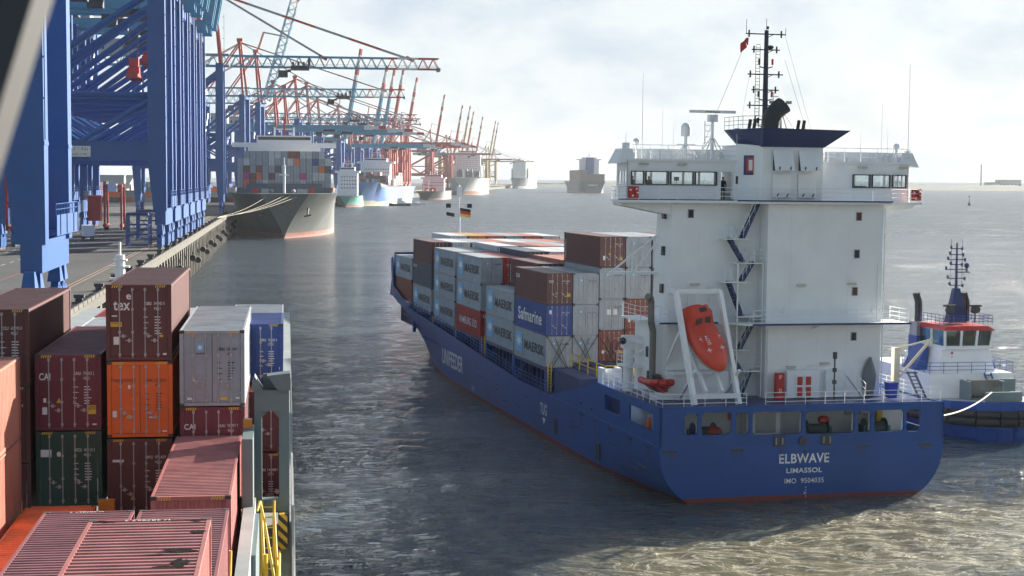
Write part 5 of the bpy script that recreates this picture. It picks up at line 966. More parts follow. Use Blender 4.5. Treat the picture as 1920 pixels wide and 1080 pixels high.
# ------------------------------------------------------------------ ship-to-shore cranes: u to the water (x), v along the quay (y), z above the quay
cblue = mat('crane_blue_paint', (.009, .080, .285), .40, wear=.18, wcol=(.04, .07, .16), var=.12, vscale=.1)
cteal = mat('crane_teal_paint', (.07, .26, .38), .45, var=.12, vscale=.2); cred = mat('crane_red_paint', (.40, .05, .04), .45, var=.12, vscale=.1); cyel = mat('crane_ochre_paint', (.45, .30, .10), .5, var=.1); cwht = mat('crane_white_paint', (.62, .62, .62), .45)
sred = mat('signal_red_paint', (.45, .06, .035), .45, var=.1); cdark = mat('crane_machinery', (.04, .045, .055), .6)
def crane(Y, label, style='box', paint=None, boom='down', blen=78, girder=None, hue='blue', near=False, boomz=59, ang=80, trolley=.45, leg=1.9, group='gantry cranes along the quay', kind='sts'):
    x, yaw = quay(Y); x -= 2.5; p = paint or cblue; g = girder or cteal
    c = empty('gantry_crane', (x, Y, QZ), yaw); T(c, label, 'crane', group)
    HT = boomz-2.0; V = 9.0; UL = -30.5
    def part(n, fn, m, par=None): q = MB(); fn(q); return q.build(n, m, par or c)
    for u in (0, UL):
        for v in (-V, V):
            def f(q, u=u, v=v):
                a = leg*.55; s_ = 1 if v < 0 else -1; e = leg*.9 if near else leg*.75
                # foot narrow, widening to the full leg by 12 m
                q.hexa([(u-a*1.0, v-a*.8, 7.8), (u+a, v-a*.8, 7.8), (u+a, v+a*.8, 7.8), (u-a, v+a*.8, 7.8), (u-e*1.15, v-a, 18), (u+a, v-a, 18), (u+a, v+a, 18), (u-e*1.15, v+a, 18)])
                q.hexa([(u-e*1.15, v-a, 18), (u+a, v-a, 18), (u+a, v+a, 18), (u-e*1.15, v+a, 18), (u-e, v-a, HT), (u+a*.9, v-a, HT), (u+a*.9, v+a, HT), (u-e, v+a, HT)])
                q.box(u-e*1.2, u+a+.06, v-a-.06, v+a+.06, 17.5, 17.9)
            lg = part('leg', f, p)
            part('bogie', lambda q, u=u, v=v: [(q.hexa([(u-.7, v+k-1.3, 3.2), (u+.7, v+k-1.3, 3.2), (u+.7, v+k+1.3, 3.2), (u-.7, v+k+1.3, 3.2), (u-.5, v+k-.5, 5.2), (u+.5, v+k-.5, 5.2), (u+.5, v+k+.5, 5.2), (u-.5, v+k+.5, 5.2)]), [(q.box(u-.5, u+.5, v+k+j-.75, v+k+j+.75, .7, 2.6), q.beam((u, v+k+j, 2.4), (u, v+k, 3.4), .8, .5), [q.tube((u-.35, v+k+j+w, .4), (u+.35, v+k+j+w, .4), .38, 8, 1) for w in (-.45, .45)]) for j in (-.85, .85)]) for k in (-1.9, 1.9)], [p, cdark])
    for u in (0, UL):
        part('sill_beam', lambda q, u=u: (q.hexa([(u-1.0, -V-1.05, 5.0), (u+1.08, -V-1.05, 5.0), (u+1.08, V+1.05, 5.0), (u-1.0, V+1.05, 5.0), (u-1.0, -V-1.05, 8.2), (u+1.08, -V-1.05, 8.2), (u+1.08, V+1.05, 8.2), (u-1.0, V+1.05, 8.2)])), p)
        part('walkway', lambda q, u=u: (q.box(u-1.4, u+2.0, -V+3, V+2.0, 8.5, 8.7), q.box(u+1.85, u+2.0, -V+3, V+2, 8.7, 10.6), [q.box(u+2.0, u+2.08, v-.2, v+.2, 8.6, 10.6, 1) for v in (-3.5, 1.5, 7, 10.6)], rail(q, [(u+1.9, -V+3, 10.6), (u+1.9, V+2, 10.6)], 1.1, 2, .05, 2)), [p, navy])
        part('cross_beam', lambda q, u=u: q.box(u-.8, u+.8, -V+1.0, V-1.0, HT-2.2, HT), p)
    part('rear_cross_beam', lambda q: q.box(UL-.7, UL+.7, -V+1, V-1, 18, 20.6), p)
    for v in (-V, V):
        part('portal_beam', lambda q, v=v: (q.box(UL+1.1, -1.45, v-.75, v+.75, 17.6, 21.2), q.box(UL+1.1, -1.45, v-.95, v+.95, 21.2, 21.4)), p)
        part('brace', lambda q, v=v: (q.tube((UL+1, v, 30.5), (-1.4, v, 30.5), .62, 10), q.tube((UL+.8, v, 31), (-.8, v, HT-3), .72, 10), q.tube((UL/2, v, 21.2), (UL+.8, v, 30), .5, 8), q.tube((UL/2, v, 21.2), (-1.2, v, 30), .62, 10)), p)
    part('rear_brace', lambda q: (q.tube((UL, -V, 31), (UL, V, HT-4), .5, 8), q.tube((UL, V, 31), (UL, -V, HT-4), .5, 8)), p)
    # girder over the quay, machinery house, cab
    def bands(t): return 1 if int(t*9) % 2 == 0 else 2
    if style == 'box':
        part('girder', lambda q: [(q.box(-52, 3.5, v-.7, v+.7, boomz-2.6, boomz+.2), rail(q, [(-52, v*1.25, boomz+.2), (3, v*1.25, boomz+.2)], 1.2, 2, .05, 5)) for v in (-3.4, 3.4)]+[q.box(u, u+.8, -3.4, 3.4, boomz-1.8, boomz-.4) for u in (-51, -38, -20, -8, 1)], g)
    else:
        part('girder', lambda q: [truss(q, (-50, v, boomz-2.5), (3, v, boomz-2.5), (0, 0, 1), 4.2, 13, .28) for v in (-3, 3)]+[q.beam((u, -3, boomz-2.5), (u, 3, boomz-2.5), .4) for u in range(-50, 4, 6)], g)
    part('machinery_house', lambda q: (q.box(-46, -30, -4.2, 4.2, boomz+.8, boomz+6.5), q.box(-46.4, -29.6, -4.6, 4.6, boomz+6.5, boomz+6.9), [q.box(u, u+1.2, -4.3, -4.2, boomz+3, boomz+4.4, 1) for u in (-44, -40, -36, -33)]), [mat('machinery_house_grey', (.33, .36, .4), .5), darkglass])
    az = boomz+25
    part('apex_frame', lambda q: [(q.beam((0, v, HT), (-2.5, v*.35, az), 1.1, 1.1, 0 if k < 0 else 0, up=(1, 0, 0)), q.beam((-20, v*.6, boomz+.3), (-2.5, v*.35, az), .7, .7)) for k, v in ((-1, -V+1), (1, V-1))]+[q.box(-3.4, -1.6, -3.4, 3.4, az-.6, az+.5), q.box(-4, -1, -1.4, 1.4, az+.5, az+2.2)], sred if hue != 'ochre' else p)
    part('ladder_tower', lambda q: ([q.box(UL-1.5, UL-.9, -V-1.6, -V-1.0, z, z+.12) for z in range(10, int(HT), 3)], q.box(UL-1.5, UL-1.4, -V-1.6, -V-1.5, 9, HT), q.box(UL-1, UL-.9, -V-1.1, -V-1, 9, HT), [q.box(.9, 1.6, -V-1.5, -V-1, z, z+.12) for z in range(22, int(HT+18), 4)], q.box(1.5, 1.6, -V-1.5, -V-1.4, 18, HT+18)), p)
    h = Vector((3.6, 0, boomz-1.0))
    d = Vector((1, 0, 0)) if boom == 'down' else Vector((math.cos(R(ang)), 0, math.sin(R(ang))))
    nu = Vector((-d.z, 0, d.x)); tip = h+d*blen
    def seg(t): return bands(t) if t > (.62 if boom == 'up' else .72) else 0
    if style == 'box':
        def f(q):
            for v in (-3.4, 3.4):
                K = 14
                for i in range(K): a = h+d*blen*i/K+Vector((0, v, 0)); b_ = h+d*blen*(i+1)/K+Vector((0, v, 0)); q.beam(a, b_, 1.3, 2.6 if i < K-2 else 1.8, seg(i/K), up=nu)
            for i in range(9): a = h+d*blen*(i+.4)/9; q.beam(a+Vector((0, -3.4, 0)), a+Vector((0, 3.4, 0)), .6, .6, seg(i/9))
    else:
        def f(q):
            for v in (-2.6, 2.6): truss(q, h+Vector((0, v, 0))-nu*1.6, tip+Vector((0, v*.8, 0))-nu*1.6, nu, 4.0, 20, .25, 0, None, seg)
            for i in range(20): a = h+d*blen*i/20-nu*1.6; q.beam(a+Vector((0, -2.6, 0)), a+Vector((0, 2.6, 0)), .3, .3, seg(i/20)); q.beam(a+Vector((0, -2.6, 0)), a+d*blen/20+Vector((0, 2.4, 0)), .2, .2, seg(i/20))
            q.box(tip.x-.6, tip.x+.6, -3, 3, tip.z-2.4, tip.z-1.2) if boom == 'down' else None
            if boom == 'down': rail(q, [(h.x, -3.3, h.z-1.6), (tip.x, -2.9, tip.z-1.6)], 1.1, 2, .06, 6)
    part('boom', f, [g if hue != 'red' else cred, sred, cwht] if boom == 'down' else [p if hue != 'blue' else cteal, sred, cwht])
    def stay(q):
        A_ = Vector((-2.0, 0, az)); 
        for v in (-2, 2):
            o_ = Vector((0, v, 0))
            if boom == 'down':
                for t in (.46, .88): e = h+d*blen*t+nu*1.6+o_; K = 6; [q.beam(A_+o_+(e-A_-o_)*i/K, A_+o_+(e-A_-o_)*(i+1)/K, .42, .5, i % 2 if t > .5 else 1) for i in range(K)]; q.beam(e, e+Vector((-3, 0, 1.4)), .5, .9, 0)
            else:
                e1 = h+d*blen*.45+o_; m1 = (A_+o_+e1)/2+Vector((-4, 0, 7)); q.beam(A_+o_, m1, .4, .5, 0); q.beam(m1, e1, .4, .5, 1)
            q.beam(A_+o_, Vector((-48, v*1.4, boomz)), .32, .4, 0)
    part('stay', stay, [sred if hue != 'ochre' else p, mat('stay_grey', (.30, .33, .37), .5)])
    if boom == 'down':
        t = h+d*blen*trolley; tr = part('trolley', lambda q: (q.box(t.x-3.5, t.x+3.5, -2.8, 2.8, boomz-3.6, boomz-2.0), q.box(t.x+3, t.x+4, -1, 1, boomz-2, boomz+.8), [q.box(t.x+k, t.x+k+.8, -2.2, 2.2, boomz-1.9, boomz-.6) for k in (-3, -1, 1)]), cdark)
        part('operator_cab', lambda q: (q.box(t.x-8.2, t.x-4.6, -1.5, 1.5, boomz-6.4, boomz-3.8), q.box(t.x-4.6, t.x-3.4, -1, 1, boomz-4.4, boomz-3.4), q.box(t.x-8.6, t.x-8.0, -1.6, 1.6, boomz-6.9, boomz-6.2)), cdark, tr)
    else:
        tr = part('trolley', lambda q: q.box(-14, -7, -2.8, 2.8, boomz-4, boomz-2.2), cdark); part('operator_cab', lambda q: q.box(-18, -14.6, -1.5, 1.5, boomz-6.6, boomz-3.8), cdark, tr)
    if near:
        part('cable_pipe', lambda q: ([q.path([(1.1, v+.2, 9), (1.1, v+.2, HT)], .1, 6) for v in (-V, V)], q.tube((-1.2, V-1.12, 9), (-1.2, V-1.12, HT), .13, 6), [q.box(-1.5, -.9, V-1.4, V-1.1, z, z+.5) for z in range(12, int(HT), 8)]), cdark)
        part('warning_sign', lambda q: (q.add([(.0, -V-.87, 8.3), (.75, -V-.87, 8.3), (.375, -V-.87, 9.0)], [(0, 1, 2)])), mat('orange_sign', (.7, .3, .03), .5))
    return c
def cranelabel(k): return k
first = crane(172.3, 'nearest blue gantry crane leg pair, cut off at the left edge', near=True, boom='up', leg=2.6)
sg = MB(); sg.box(-27, -17.2, -11.2, -10.0+.1, 18.6, 20.6)
for k, Y in enumerate((337.5, 366, 394.5, 422, 450, 479)):
    crane(Y, 'blue gantry crane, %s of the six parked tightly side by side with raised booms' % ORD[k], near=True, boom='up', leg=2.3, boomz=56+(k % 2)*1.5)
# capacity sign on the second crane's portal beam
x, yaw = quay(337.5); o = empty('capacity_sign', (x-2.5, 337.5, QZ), yaw); T(o, 'white lettered capacity sign on the blue portal beam', 'sign')
q = MB(); q.box(-23.6, -13.2, -10.2, -9.96, 18.3, 20.4); pl = q.build('plate', cwht, o); q = MB(); addtext(q, 'Tragfähigkeit  57 / 72t', (-23.3, -10.2, 19.4), X, Z_, 9.7, .65, 1, .02); addtext(q, 'Gewicht 1750t', (-17.5, -10.2, 18.6), X, Z_, 3.6, .4, 1, .02); q.build('lettering', LM, o)
crane(635, 'tall crane with lattice boom lowered over the rust-streaked ship, nearest lowered boom', 'lattice', boom='down', blen=79, boomz=59, leg=2.2, trolley=.33)
crane(868, 'second crane with lattice boom lowered, just behind the nearest lowered boom', 'lattice', boom='down', blen=79, boomz=59, leg=2.2, trolley=.6)
crane(930, 'crane with a pale lattice boom raised steeply above the other cranes', 'lattice', boom='up', blen=82, boomz=58, leg=2.2, ang=74)
crane(1010, 'blue crane with teal boom lowered beyond the raised lattice boom', 'box', boom='down', blen=62, boomz=46, leg=2.6)
for k, (Y, bm, st_, bz) in enumerate(((1065, 'down', 'box', 46), (1130, 'down', 'lattice', 56), (1206, 'down', 'lattice', 56), (1290, 'down', 'box', 50), (1400, 'up', 'box', 48), (1460, 'down', 'box', 44), (1520, 'down', 'box', 44), (1580, 'up', 'box', 46), (1640, 'up', 'box', 46))):
    crane(Y, 'blue crane, %s behind the raised lattice boom, %s boom %s' % (ORD[k+1], 'lattice' if st_ == 'lattice' else 'box', 'lowered' if bm == 'down' else 'raised'), st_, boom=bm, blen=76, boomz=bz, leg=2.8)
for k, (Y, bm) in enumerate(((1720, 'up'), (1750, 'down'), (1790, 'down'), (1857, 'up'), (1890, 'down'), (1930, 'down'), (2230, 'up'), (2488, 'down'), (2550, 'up'), (2786, 'up'), (3010, 'up'), (3140, 'down'))):
    crane(Y, 'red-legged gantry crane, %s from the nearest red one, boom %s' % (ORD[k], 'lowered' if bm == 'down' else 'raised'), 'box', cred, bm, 76, cred if bm == 'up' else cteal, 'red', boomz=52, leg=3.4)
for k, (Y, bm) in enumerate(((2700, 'up'), (3391, 'up'), (3480, 'up'), (3700, 'down'))):
    crane(Y, 'ochre gantry crane, %s of the ochre ones far down the quay' % ORD[k], 'box', cyel, bm, 80, cyel, 'ochre', boomz=54, leg=3.6)
# spreaders hanging under the near girders, red
def spreader(Y, u, z, lab):
    x, yaw = quay(Y); s = empty('spreader', Vector((x-2.5, Y, QZ))+Matrix.Rotation(yaw, 3, 'Z') @ Vector((u, 0, z)), yaw); T(s, lab, 'spreader', 'red spreaders under the cranes')
    q = MB(); q.box(-1.3, 1.3, -6, 6, 0, .6); q.box(-1.2, 1.2, -1.6, 1.6, .6, 2.2); [q.box(-1.3, 1.3, v-.2, v+.2, -.4, 0) for v in (-5.8, 5.8)]; q.build('frame', red, s); q = MB(); q.box(-1.0, 1.0, -1.2, 1.2, 2.4, 4.2); q.build('headblock', red, s); q = MB(); [q.tube((a, b_, 4.2), (a*1.3, b_*1.3, 52-z), .04, 4) for a in (-.8, .8) for b_ in (-1, 1)]; q.build('hoist_rope', dark, s)
spreader(366, -8.2, 36.0, 'red spreader hanging high between the blue crane legs, left one'); spreader(422, -10.0, 42.5, 'red spreader hanging high between the blue crane legs, right one')
# straddle carriers, truck, blue cages, yard boxes
def straddle(x, y, lab, m=cred):
    s = empty('straddle_carrier', (x, y, QZ), YN); T(s, lab, 'straddle carrier'); q = MB()
    for sx in (-2.2, 2.2):
        for sy in (-4, 4): q.box(sx-.25, sx+.25, sy-.3, sy+.3, 1.2, 12)
        q.box(sx-.4, sx+.4, -4.8, 4.8, .9, 1.7); q.box(sx-.3, sx+.3, -4.5, 4.5, 11.6, 12.4)
    for sy in (-4, 4): q.box(-2.2, 2.2, sy-.3, sy+.3, 11.6, 12.3)
    q.beam((-2.2, -4, 2), (-2.2, 4, 11), .2); q.build('frame', m, s); q = MB(); [q.tube((sx-.2, sy, .6), (sx+.2, sy, .6), .6, 12) for sx in (-2.2, 2.2) for sy in (-3.9, -1.4, 1.4, 3.9)]; q.build('wheels', black, s); q = MB(); q.box(-1.2, 1.2, -5.6, -4.3, 10.4, 12.6); q.build('cab', white, s)
straddle(-108, 452, 'red straddle carrier standing between the blue crane legs'); straddle(-122, 470, 'red straddle carrier behind the first one, half hidden')
def truck(x, y, lab):
    t = empty('box_truck', (x, y, QZ), YN+.2); T(t, lab, 'truck'); q = MB(); q.box(-1.2, 1.2, -3.5, 2, 1.0, 3.4); q.build('box', white, t); q = MB(); q.hexa([(-1.1, 2.1, .7), (1.1, 2.1, .7), (1.1, 3.8, .7), (-1.1, 3.8, .7), (-1.05, 2.1, 2.7), (1.05, 2.1, 2.7), (1.05, 3.3, 2.6), (-1.05, 3.3, 2.6)]); q.build('cab', white, t); q = MB(); [q.tube((sx-.15, sy, .45), (sx+.15, sy, .45), .45, 12) for sx in (-1, 1) for sy in (-2.3, 2.9)]; q.build('wheel', black, t)
truck(-97, 380, 'white box truck parked under the second blue crane')
def cage(x, y, lab):
    c = empty('lashing_cage', (x, y, QZ), YN); T(c, lab, 'cage', 'blue steel cages on the quay'); q = MB()
    for sx in (-2.3, 2.3):
        for sy in np.linspace(-4, 4, 5): q.box(sx-.08, sx+.08, sy-.08, sy+.08, 0, 6.5)
    for z in (0.1, 2.2, 4.3, 6.4): [q.box(-2.3, 2.3, sy-.06, sy+.06, z, z+.14) for sy in (-4, 0, 4)]; [q.box(sx-.06, sx+.06, -4, 4, z, z+.14) for sx in (-2.3, 2.3)]
    q.beam((-2.3, -4, 0), (2.3, -4, 6.4), .12); q.beam((2.3, -4, 0), (-2.3, -4, 6.4), .12); q.build('frame', cblue, c); q = MB(); q.box(-2.2, 2.2, -3.9, 3.9, 6.5, 6.9); q.build('roof', navy, c)
cage(-79, 352, 'blue steel cage beside the second crane leg'); cage(-84, 384, 'blue steel cage behind the nearer one')
for k, (x, y) in enumerate(((-99, 395), (-104, 415))): 
    q = MB(); q.box(-1.5, 1.5, -1.5, 1.5, 0, 5.5); q.box(-1.7, 1.7, -1.7, 1.7, 5.5, 5.8); q.box(-1.0, 1.0, -1.6, -1.5, 1.0, 4.5); [q.box(u, u+.15, -1.7, -1.5, 0, 5.5) for u in (-1.5, -.1, 1.3)]; o = q.build('cable_reel_housing', red); o.location = (x, y, QZ+4); o.rotation_euler = (0, 0, YN); T(o, ['red housing on the landside crane leg, left one', 'red housing on the landside crane leg, right one'][k], 'housing')
# red gate frames on the quay at the near leg
def gate(x, y, lab):
    g_ = empty('access_frame', (x, y, QZ), YN); T(g_, lab, 'frame'); q = MB(); [q.box(sx-.12, sx+.12, -.3, .3, 8.7, 15.3) for sx in (-.9, .9)]; [q.box(-.9, .9, -.3, .3, z, z+.25) for z in (8.9, 11.5, 15)]; q.build('frame', red, g_)
gate(-52.5, 176, 'red access frame at the far left of the nearest crane leg'); gate(-49.6, 180.5, 'red access frame between the two nearest crane legs')
yr = random.Random(11)
cols = ['rust', 'grey', 'blue', 'white', 'orange', 'brown', 'teal', 'red', 'slate', 'salmon']
q = MB(); Ry = Matrix.Rotation(R(62), 3, 'Z')
for r_ in range(3):
    for k in range(26):
        for t in range(yr.choice((2, 3, 3, 4))):
            o_ = Vector((-330+k*9-r_*8, 900+r_*60+k*3, QZ+t*2.9)); c = yr.randrange(len(cols))
            q.hexa([o_+Ry @ Vector(v) for v in ((0, 0, 0), (CW, 0, 0), (CW, L40, 0), (0, L40, 0), (0, 0, HQ-.02), (CW, 0, HQ-.02), (CW, L40, HQ-.02), (0, L40, HQ-.02))], c)
T(q.build('container_yard', [cmat(c) for c in cols]), kind='stuff')
block(-245, 800, 40, 30, 30, 'white terminal building behind the cranes, seen between the blue legs', 'building', 'terminal_building'); block(-400, 1000, 90, 40, 22, 'long grey shed far behind the yard'); block(-310, 1200, 70, 40, 24, 'grey shed beyond the yard stacks')
# ------------------------------------------------------------------ the other ships
def vessel(name, label, pos, yaw, L, B, D, hullc, bootc, bootz=1.2, deckc=None, stripe=None, house=(.3, 26, 20), flare=.55, foc=0, funnel=cblue, raked=7, mast=True, cat='ship', bluff=2.4, block_=True):
    """hull with the stem at pos (waterline), bow towards +y of its own frame, frame origin at the stem"""
    s = empty(name, (pos[0], pos[1], 0), yaw); T(s, label, cat)
    q = MB(); secs = []; K = 34; zs = [1, .8, .6, .4, .22, .12, .06, 0, -.12]
    for i in range(K+1):
        t = (i/K)**1.6; y = -t*L
        wl = B/2*(1-max(0, 1-t*L/(B*2.0))**2.0) if t*L < B*2.0 else B/2
        dk = B/2*(1-max(0, 1-(t*L+raked)/(B*1.05))**bluff) if t*L+raked < B*1.05 else B/2
        if t > .93: wl *= 1-(t-.93)*5
        hz_ = D+(foc*(1 if t*L < B*.8 else 0))
        sec = []
        for z in zs:
            k = max(0, z); hbz = wl+(dk-wl)*k**(1/flare*.7); sec.append((-max(hbz, .05), y+(raked*k if t < .2 else raked*k*max(0, 1-(t-.2)*5)) , z*hz_ if z > 0 else z*10))
        secs.append(sec+[(-a, b_, c) for a, b_, c in reversed(sec)])
    n_ = len(secs[0]); vs = [p for c in secs for p in c]; fs = []; ms = []
    for i in range(K):
        for j in range(n_-1):
            fs.append((i*n_+j, i*n_+j+1, (i+1)*n_+j+1, (i+1)*n_+j)); zc = (vs[i*n_+j][2]+vs[i*n_+j+1][2])/2; ms.append(1 if zc < bootz else 0)
    q.add(vs, fs); q.m = ms
    q.add([vs[i*n_] for i in range(K+1)]+[vs[i*n_+n_-1] for i in range(K, -1, -1)], [tuple(range(2*K+2))], 2); q.add(secs[-1], [tuple(range(n_))], 0)
    q.add(secs[0], [tuple(range(n_))], 0)
    h = q.build('hull', [hullc, bootc, deckc or dark], s); smooth_angle(h, 40)
    y0, hh, hw = -house[0]*L, house[1], house[2]
    if block_:
        q = MB(); q.box(-hw/2, hw/2, y0-12, y0, D, D+hh-3.4); q.build('superstructure', white, s); q = MB(); q.box(-B/2, B/2, y0-9, y0+.4, D+hh-3.4, D+hh-1.6); q.box(-hw*.38, hw*.38, y0-10, y0, D+hh-1.6, D+hh+1.4); br = q.build('bridge', white, s); q = MB(); q.box(-hw*.36, hw*.36, y0-.02, y0+.12, D+hh-.4, D+hh+.8); [q.box(-hw/2+1+k*2.2, -hw/2+2+k*2.2, y0-.02, y0+.1, D+z, D+z+.9) for k in range(int(hw/2.2)-1) for z in range(6, int(hh-6), 3)]; q.build('window_row', darkglass, br)
        q = MB(); q.beam((0, y0-4, D+hh+1.4), (0, y0-4, D+hh+9), .8, .8, 1); [q.box(-w, w, y0-4.3, y0-3.7, D+hh+z, D+hh+z+.4) for z, w in ((4, 3.4), (6, 2.4))]; [q.box(x-.4, x+.4, y0-5, y0-4, D+hh+1.4, D+hh+5) for x in (-4, 4)]; q.build('radar_mast', [white, sred], s)
        q = MB(); q.box(-hw*.2, hw*.2, y0-22, y0-14, D, D+hh+1); q.build('funnel', funnel, s)
    if mast: q = MB(); q.tube((0, -8, D), (0, -8, D+11), .5, 8); q.box(-2, 2, -8.4, -7.6, D+7, D+7.5); q.box(-.9, .9, -8.6, -7.4, D+10.2, D+10.6); q.tube((0, -8, D+11), (0, -8, D+14), .15, 6); q.build('foremast', white, s)
    return s
def stack_row(s, y, B, D, n_, tiers, palette, label, group, L=L40, z0=2.2, seed=1, trim=None, lower=None):
    rr = random.Random(seed); M0 = s.matrix_world if False else Matrix.Translation(s.location) @ Matrix.Rotation(s.rotation_euler.z, 4, 'Z')
    for t in range(tiers):
        for k in range(n_):
            if trim and trim(k, t): continue
            c = lower(k, t) if lower else None; c = c or rr.choice(palette)
            # rotate so that the door end faces the ship's bow
            M = M0 @ Matrix.Translation((-n_*2.5/2+(k+1)*2.5, y, D+z0+t*2.92)) @ Matrix.Rotation(math.pi, 4, 'Z')
            container(c, M, L, HQ, label % (CNAME.get(c, c), TIERN(tiers, t), ORD[n_-1-k]), group, 1)
def TIERN(n_, t): return ['top', 'second', 'third', 'fourth', 'fifth', 'sixth', 'seventh'][n_-1-t]
grey_h = mat('rust_streaked_grey_hull', (.115, .13, .132), .5, wear=.8, wcol=(.15, .10, .06), wscale=.22, streak=3, var=.25, vscale=.12)
pinkboot = mat('faded_red_boot_topping', (.36, .17, .14), .6, wear=.4, var=.2)
YB = R(180)+YN
s1 = vessel('container_ship', 'rust-streaked grey container ship moored bow-on at the quay', (-88.5, 646), YB, 250, 43, 17.4, grey_h, pinkboot, 2.4, mat('green_deck', (.09, .13, .13), .7), house=(.20, 22.2, 30), raked=9, funnel=sred, bluff=2.6)
cols1 = ['grey']*13+['white']*6+['rust', 'slate', 'brown']
def low1(k, t):
    kk = 12-k
    return {(0, 1): 'magenta', (0, 0): 'orange', (1, 0): 'rust', (1, 1): 'brown', (2, 1): 'orange', (4, 1): 'brown', (9, 1): 'magenta', (12, 2): 'orange', (8, 3): 'orange', (11, 3): 'blue', (8, 4): 'rust'}.get((kk, t))
stack_row(s1, -26, 41, 17.4, 15, 5, cols1, '%s container, %s tier, %s from the left, on the rust-streaked grey ship', 'containers on the rust-streaked grey ship', seed=4, trim=lambda k, t: t == 4 and k in (0, 14), lower=lambda k, t: low1(k-1, t))
q = MB(); q.box(-19, 19, -26, -25.6, 15, 19.5); q.box(-15, 15, -24, -22, 17.4, 21.2); q.build('breakwater', mat('slate_paint', (.07, .10, .14), .5), s1)
q = MB(); [q.ball((x, -14, 18.2), .9, 10) for x in (-6, -3.5, 5, 8)]; q.box(-9, -5, -12, -10, 17.4, 19); q.box(6, 9, -12, -10, 17.4, 19.2); q.build('windlass', steel, s1); q = MB(); q.box(-12, -9.5, -14, -12, 17.4, 19.2); q.box(10, 12.5, -14, -12, 17.4, 19.4); q.build('winch', red, s1)
q = MB(); [(q.beam((sx*9.2, 2.2-.3, 12.0), (sx*8.8, 2.8, 8.6), .6, .6), q.beam((sx*10.2, 2.6, 9.2), (sx*7.6, 3.0, 8.6), .8, .6)) for sx in (-1, 1)]; an = q.build('anchor', dark, s1)
q = MB(); addtext(q, 'KALAMATA TRADER', (6.0, 3.8, 13.6), Vector((1, -.55, 0)).normalized() * 1, Vector((-.1, .35, .95)), 9, 1.2, 1, .6) if False else None
# mooring lines
pts = [(0, 7.5, 16.8), (-3, 7.0, 16.8), (-6, 5.5, 16.8), (6, 5.5, 16.8)]
M1 = Matrix.Translation(s1.location) @ Matrix.Rotation(YB, 4, 'Z')
rope = mat('pale_rope', (.45, .42, .34), .8)
for k, p in enumerate(pts):
    a = M1 @ Vector(p); x, _ = quay(560+k*6); b_ = Vector((x-1.2, 560+k*6, QZ+.8)); q = MB(); q.path([a+(b_-a)*t+Vector((0, 0, -3.2*4*t*(1-t)*.4)) for t in [i/8 for i in range(9)]], .065, 5); o = q.build('mooring_line', rope); T(o, 'pale mooring line from the bow of the rust-streaked ship to a quay bollard', 'mooring line', 'bow lines of the rust-streaked ship')
teal_h = mat('pale_green_hull', (.12, .42, .36), .5, wear=.2)
s2 = vessel('container_ship', 'small pale green hulled feeder half hidden behind the rust-streaked ship', (-134.5, 1345), R(180)+.02, 120, 20, 9, teal_h, pinkboot, 2.2, house=(.12, 22, 16), raked=5, mast=False)
blue_h = mat('mid_blue_hull', (.05, .16, .42), .45, wear=.25, wcol=(.1, .16, .3)); yb = mat('pale_yellow_boot', (.50, .50, .34), .6, var=.2, wear=.3, wcol=(.25, .3, .1))
s3 = vessel('container_ship', 'blue ship with pale yellow boot stripe, bow towards the camera, dark containers', (-129.5, 1400), R(180)-.075, 240, 34, 16, blue_h, yb, 4.6, house=(.38, 24, 26), raked=14, flare=.4, foc=4, mast=False)
stack_row(s3, -70, 34, 16, 12, 4, ['slate', 'brown', 'rust', 'red', 'grey', 'white', 'salmon'], '%s container, %s tier, %s from the left, on the mid-blue ship', 'containers on the mid-blue ship', seed=9, trim=lambda k, t: t == 3 and k in (0, 1, 2, 5), z0=1)
rr_ = random.Random(2)
M3 = Matrix.Translation(s3.location) @ Matrix.Rotation(s3.rotation_euler.z, 4, 'Z')
for j in range(4):
    for t in range(rr_.choice((2, 3, 4))):
        c = rr_.choice(['white', 'rust', 'grey', 'salmon', 'brown']); container(c, M3 @ Matrix.Translation((-13.5, -96-j*14, 17+t*2.92)) @ Matrix.Rotation(math.pi, 4, 'Z'), L40, HQ, '%s container, starboard edge stack %s, %s from the deck, mid-blue ship' % (CNAME.get(c, c), ORD[j], ORD[t]), 'containers on the mid-blue ship', 1)
blk = mat('near_black_hull', (.028, .034, .05), .5, wear=.3, wcol=(.1, .08, .07))
s4 = vessel('tanker', 'low black-hulled tanker with white deckhouse behind the blue ship', (-93, 1830), R(180)-.05, 150, 28, 9.5, blk, pinkboot, 2.6, house=(.42, 17, 24), raked=10, mast=True, cat='tanker')
q = MB(); q.path([(-3, -10, 10.5), (-3, -60, 10.5)], .5, 6); q.path([(3, -10, 10.5), (3, -60, 10.5)], .5, 6); q.box(-6, 6, -34, -32, 9.5, 13); q.tube((9, -34, 9.5), (9, -34, 18), .6, 8); q.beam((9, -34, 17), (-2, -34, 15), .7); q.build('deck_piping', cred, s4)
wh_h = mat('white_hull', (.52, .53, .52), .45, wear=.15)
s5 = vessel('container_ship', 'white-hulled ship with pink boot stripe farther along the quay', (-72, 2414), R(180)-.04, 300, 46, 24, wh_h, pinkboot, 5.5, house=(.35, 40, 38), raked=12)
stack_row(s5, -60, 46, 24, 16, 3, ['slate', 'grey', 'teal', 'brown', 'slate'], '%s container, %s tier, %s from the left, on the white-hulled ship', 'containers on the white-hulled ship', seed=3, trim=lambda k, t: t > 0 and k % 5 in (0, 4), z0=2) if False else None
for j, (x, w, h) in enumerate(((-16, 9, 11), (-3, 8, 9), (9, 7, 12))): pass
rr5 = random.Random(8); M5 = Matrix.Translation(s5.location) @ Matrix.Rotation(s5.rotation_euler.z, 4, 'Z')
